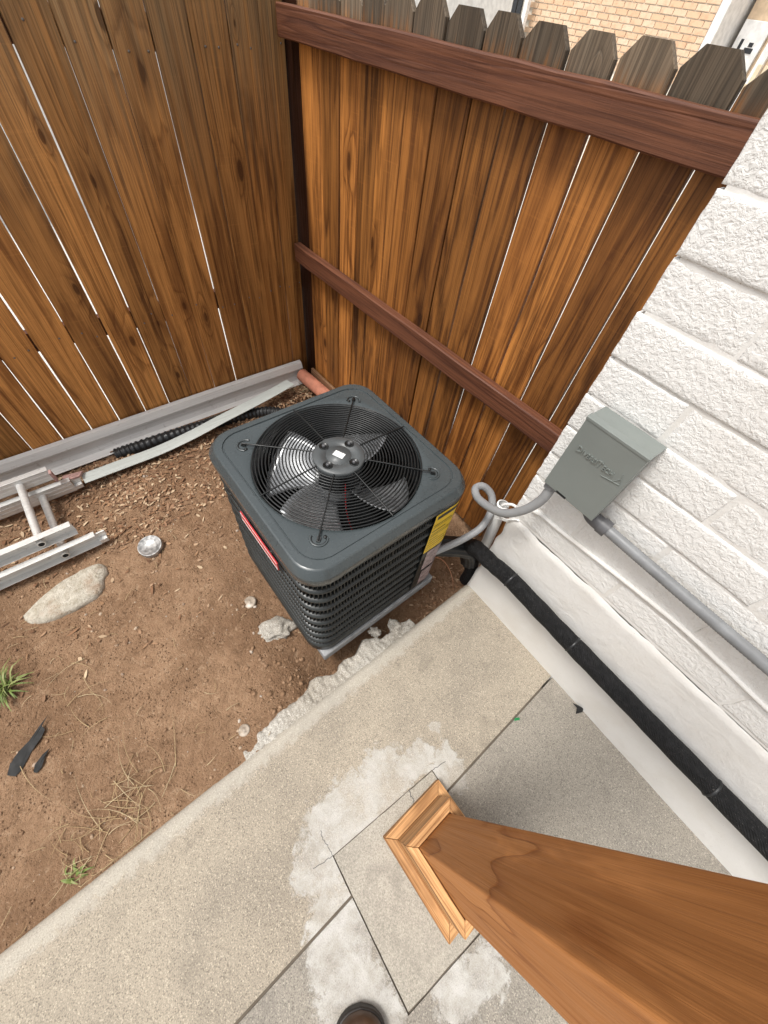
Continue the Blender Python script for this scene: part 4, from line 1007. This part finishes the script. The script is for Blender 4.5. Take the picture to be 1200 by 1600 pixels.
# litter, pebbles, clods, straw
def in_clear(x, y):
    if abs(x + .752) < .38 and abs(y - .522) < .37: return False
    return x < -.30
rs = random.Random(21); b = MB()
def chip(b, x, y, z, L, W, bend, rs):
    a = rs.uniform(0, 6.28); ca, sa = math.cos(a), math.sin(a); tx, ty = rs.uniform(-.35, .35), rs.uniform(-.35, .35); vs = []
    for i, (u, wv) in enumerate(((-1, .25), (-.4, 1), (.3, .9), (1, .15))):
        for sgn in (-1, 1):
            px = u * L / 2; py = sgn * wv * W / 2; pz = bend * (1 - u * u) + px * tx + py * ty
            vs.append((x + ca * px - sa * py, y + sa * px + ca * py, z + pz))
    b.add(vs, [(0, 1, 3, 2), (2, 3, 5, 4), (4, 5, 7, 6)])
cnt = 0
while cnt < 2500:
    r_ = rs.random()
    if r_ < .55: x, y = rs.uniform(-2.08, -1.45), rs.gauss(-.05, .35)
    elif r_ < .8: x, y = rs.uniform(-2.12, -1.86), rs.uniform(-.4, 1.15)
    else: x, y = rs.uniform(-1.9, -.9), rs.uniform(-.9, .5)
    if r_ >= .8 and rs.random() < .6: continue
    if not in_clear(x, y) or y > 1.2 or y < -1.2: continue
    dens = .5 + fbm(x, y, 9, 3, 4)
    if rs.random() > dens + .15: continue
    chip(b, x, y, dirt_z(x, y) + .005, rs.uniform(.010, .036) * (1 if rs.random() < .9 else 1.5), rs.uniform(.005, .015), rs.uniform(-.002, .006), rs); cnt += 1
for i in range(260): 
    x, y = rs.uniform(-2.1, -1.95), rs.uniform(.85, 1.16); chip(b, x, y, dirt_z(x, y) + rs.uniform(.004, .03), rs.uniform(.015, .04), rs.uniform(.005, .014), .004, rs)
for i in range(170):
    x, y = rs.uniform(-2.06, -2.0), rs.uniform(-.26, -.02); chip(b, x, y, dirt_z(x, y) + rs.uniform(.004, .02), rs.uniform(.02, .045), rs.uniform(.006, .016), .005, rs)
for i in range(150):
    x, y = rs.uniform(-.46, -.3), rs.uniform(.75, 1.15); chip(b, x, y, dirt_z(x, y) + rs.uniform(.004, .02), rs.uniform(.01, .03), rs.uniform(.004, .01), .004, rs)
o = b.build('leaf_litter', M['litter']); tag(o, 'dry brown leaf and bark litter scattered near the fence', 'litter', kind='stuff')
def scatter(name, n, mat, smin, smax, label, cat, seed, region):
    rs = random.Random(seed); b = MB(); c = 0
    bm = bmesh.new(); bmesh.ops.create_icosphere(bm, subdivisions=1, radius=1); base = [v.co.copy() for v in bm.verts]; fs = [tuple(v.index for v in f.verts) for f in bm.faces]; bm.free()
    while c < n:
        x, y = rs.uniform(region[0], region[1]), rs.uniform(region[2], region[3])
        if not in_clear(x, y): continue
        s = smin + (smax - smin) * rs.random() ** 3; m_ = Matrix.Rotation(rs.uniform(0, 6), 3, 'Z'); k = (rs.uniform(.7, 1.3), rs.uniform(.6, 1.0), rs.uniform(.35, .7)); z = dirt_z(x, y) + s * .15
        b.add([(m_ @ Vector((p.x * k[0], p.y * k[1], p.z * k[2])) * s * (1 + rs.uniform(-.2, .2))) + Vector((x, y, z)) for p in base], fs, True); c += 1
    o = b.build(name, mat); tag(o, label, cat, kind='stuff')
scatter('pebbles', 420, M['pebbles'], .002, .010, 'small pale pebbles scattered over the bare dirt', 'pebbles', 31, (-2.0, -.32, -1.0, .95))
scatter('dirt_clods', 3200, M['clods'], .002, .0085, 'loose crumbs of soil over the bare dirt', 'soil', 32, (-2.15, -.30, -1.2, 1.2))
scatter('dirt_clods', 420, M['clods'], .002, .014, 'larger soil clods crumbled into the hollow beside the pad', 'soil', 33, (-.66, -.30, -.1, 1.1))
def straw(name, n, spot, spread, Lr, mat, label, cat, seed, up=.02, r=.0013, kind='stuff'):
    rs = random.Random(seed); b = MB()
    for i in range(n):
        x, y = rs.gauss(spot[0], spread), rs.gauss(spot[1], spread * 1.2)
        if x > -.29: x = -.30
        a = rs.uniform(0, 6.28); L = rs.uniform(*Lr); cu = rs.uniform(-1.2, 1.2); P = []; z = dirt_z(x, y) + .004; lift = rs.uniform(0, up)
        for q in range(6):
            t = q / 5; P.append((x, y, z + lift * math.sin(t * 2.2) + .001)); x += math.cos(a) * L / 5; y += math.sin(a) * L / 5; a += cu / 5; x = min(x, -.29)
        b.tube(P, r, 4, rad=[r * (1.1 - .9 * q / 5) for q in range(6)])
    o = b.build(name, mat); tag(o, label, cat, kind=kind); return o
straw('dry_straw', 130, (-1.1, -.3), .5, (.015, .06), M['straw'], 'short pale straw bits scattered over the dirt', 'straw', 41)
straw('dry_grass', 46, (-.42, -.57), .055, (.06, .22), M['straw'], 'loose dry grass stalks by the walkway edge', 'dry grass', 42, .03)
straw('dry_grass', 26, (-.36, -.75), .05, (.03, .09), M['straw'], 'sparse dry grass tuft further along the walkway edge', 'dry grass', 43, .02)
straw('dry_grass', 70, (-2.07, 1.12), .030, (.03, .10), M['straw'], 'tangle of dry grass beside the clay pipe', 'dry grass', 44, .06, .0014)
straw('dry_straw', 12, (-.85, -.72), .10, (.08, .2), M['straw'], 'long thin straws around the torn black plastic', 'straw', 45, .02)
def tuft(name, c, n, L, label, seed, spread=1.0):
    rs = random.Random(seed); b = MB(); z0 = dirt_z(*c)
    for i in range(n):
        a = rs.uniform(0, 6.28); l_ = rs.uniform(.5, 1.0) * L; h = rs.uniform(.2, .7) * l_; wv = rs.uniform(.002, .0045); vs = []
        bx, by = c[0] + rs.gauss(0, .012), c[1] + rs.gauss(0, .012)
        for q in range(6):
            t = q / 5; r_ = l_ * t * spread; zz = z0 + h * math.sin(min(1, t * 1.1) * math.pi * .75); ww = wv * (1 - t ** 2 * .9)
            for sg in (-1, 1): vs.append((bx + math.cos(a) * r_ - math.sin(a) * ww * sg, by + math.sin(a) * r_ + math.cos(a) * ww * sg, zz))
        b.add(vs, [(2 * q, 2 * q + 1, 2 * q + 3, 2 * q + 2) for q in range(5)], True)
    o = b.build(name, M['grass']); tag(o, label, 'grass')
tuft('grass_tuft', (-1.06, -.815), 46, .11, 'green grass tuft growing in the dirt near the flat stone', 51)
tuft('grass_sprig', (-2.00, .235), 10, .035, 'tiny green sprig against the galvanised strip', 52)
tuft('grass_sprig', (-.33, -.77), 16, .04, 'small dull green sprig at the walkway edge', 53)

# ================================================================ SHOE
sh = thing('shoe', 'toe of a brown leather shoe with dark rim on the concrete', 'shoe', (.452, -.231, 0), R(143))
def shoe_outline(k, z, inset):
    prof = [(0.0, .0), (.006, .026), (.022, .046), (.05, .057), (.10, .060), (.16, .050), (.21, .042), (.26, .041), (.295, .031), (.308, .0)]
    up = smooth_path([(x, y, 0) for x, y in prof], 3); pts = [(p.x, p.y) for p in up] + [(p.x, -p.y) for p in reversed(up[1:-1])]
    c = .145; return [(-(c + (x - c) * (1 - inset / .14)), y * (1 - inset / .046), z if not callable(z) else z(x)) for x, y in pts]
b = MB(); b.loops([shoe_outline(0, .001, .002), shoe_outline(0, .004, 0), shoe_outline(0, .024, 0), shoe_outline(0, .027, .002)], False, True, True); b.build('sole', M['sole'], sh, 0.001)
def top(h): return lambda x: .026 + h * (.42 + .58 * min(1, max(0, (x + .01) / .16)))
b = MB(); b.loops([shoe_outline(0, .0265, .004), shoe_outline(0, top(.022), .0045), shoe_outline(0, top(.042), .010), shoe_outline(0, top(.056), .020), shoe_outline(0, top(.064), .032), shoe_outline(0, top(.067), .042)], True, False, True); b.build('upper', M['leather'], sh)
sh.scale = (1.22, 1.32, 1.25)

# ================================================================ BEYOND THE FENCE
# neighbouring brick house
nb = thing('brick_house', 'peach brick house wall with white mortar seen over the fence', 'house', (-6.0, 9.0, -.26))
b = MB(); b.box(-4.0, 2.12, .012, 5.0, 0, 3.4); b.build('mortar_wall', M['mortar'], nb)
b = MB(); b.box(2.121, 2.24, -.03, 5.0, 0, 3.4); b.build('corner_trim', M['whitepaint'], nb, 0.004)
bmsh = MB(); bmsh.box(0, .190, -.004, .05, 0, .0555); bme = bmsh.mesh('brick'); bme.materials.append(M['brick'])
bh = MB(); bh.box(0, .092, -.004, .05, 0, .0555); bhe = bh.mesh('brick'); bhe.materials.append(M['brick'])
rs = random.Random(77)
for ci in range(13):
    z = 1.52 + ci * .068; x = -1.02 - (.1 if ci % 2 else 0)
    while x < 2.1:
        full_ = x + .192 <= 2.116
        o = bpy.data.objects.new('brick', bme if full_ else bhe); col.objects.link(o); o.parent = nb; o.location = (x, rs.uniform(-.002, .002), z)
        x += .202
        if not full_: break
# tan house end with white door, and cream pickets
th_ = thing('tan_house', 'tan stucco house with white door beyond the brick corner', 'house', (-3.7, 9.6, -.26))
b = MB(); b.box(0, 8.0, 0, 4, 0, 3.2); b.build('wall', M['tanwall'], th_)
b = MB(); b.box(.02, .40, -.06, -.003, .1, 2.2); dr = b.build('door', M['whitepaint'], th_, 0.006)
for (x0_, x1_, z0_, z1_) in ((.10, .14, 1.93, 2.03), (.20, .32, 1.91, 1.96), (.23, .29, 1.97, 2.01)):
    b = MB(); b.box(x0_, x1_, -.066, -.061, z0_, z1_); b.build('door_pane', M['darkmetal'], dr)
b = MB(); b.box(.46, .56, -.07, -.003, 0, 2.5); b.build('door_trim', M['whitepaint'], th_, 0.006)
pf = thing('picket_fence', 'cream picket fence in front of the tan house', 'fence', (-3.1, 8.2, -.26))
for i in range(26):
    b = MB(); b.prism([(0, 0), (.05, 0), (.05, .02), (0, .02)], 0, 1.86 + .0 * i); o = b.build('picket', M['cream'], pf, 0.003); o.location = (.35 + i * .085, 0, 0)
for z in (.4, 1.62):
    b = MB(); b.box(.3, 2.6, .0215, .06, z, z + .07); b.build('picket_rail', M['cream'], pf)
gt = thing('metal_gate', 'dark metal slat gate beside the brick house', 'gate', (-8.6, 8.8, -.26))
for i in range(13):
    b = MB(); b.box(0, .095, 0, .03, .05, 2.3); o = b.build('gate_slat', M['darkmetal'], gt, 0.003); o.location = (i * .115, 0, 0)
for z in (.2, 2.1):
    b = MB(); b.box(0, 1.5, .031, .07, z, z + .06); b.build('gate_rail', M['darkmetal'], gt)
b = MB(); b.box(1.52, 1.60, 0, .08, 0, 2.5); b.build('gate_post', M['whitepaint'], gt, 0.004)
# bright stucco wall of the neighbour past the side fence
ns = thing('stucco_wall', 'bright white stucco wall glimpsed through the side fence gaps', 'wall', (-6.5, 0, -.26))
b = MB(); b.box(-.2, 0, -7, 7.8, 0, 2.4); b.build('wall', M['stucco'], ns)
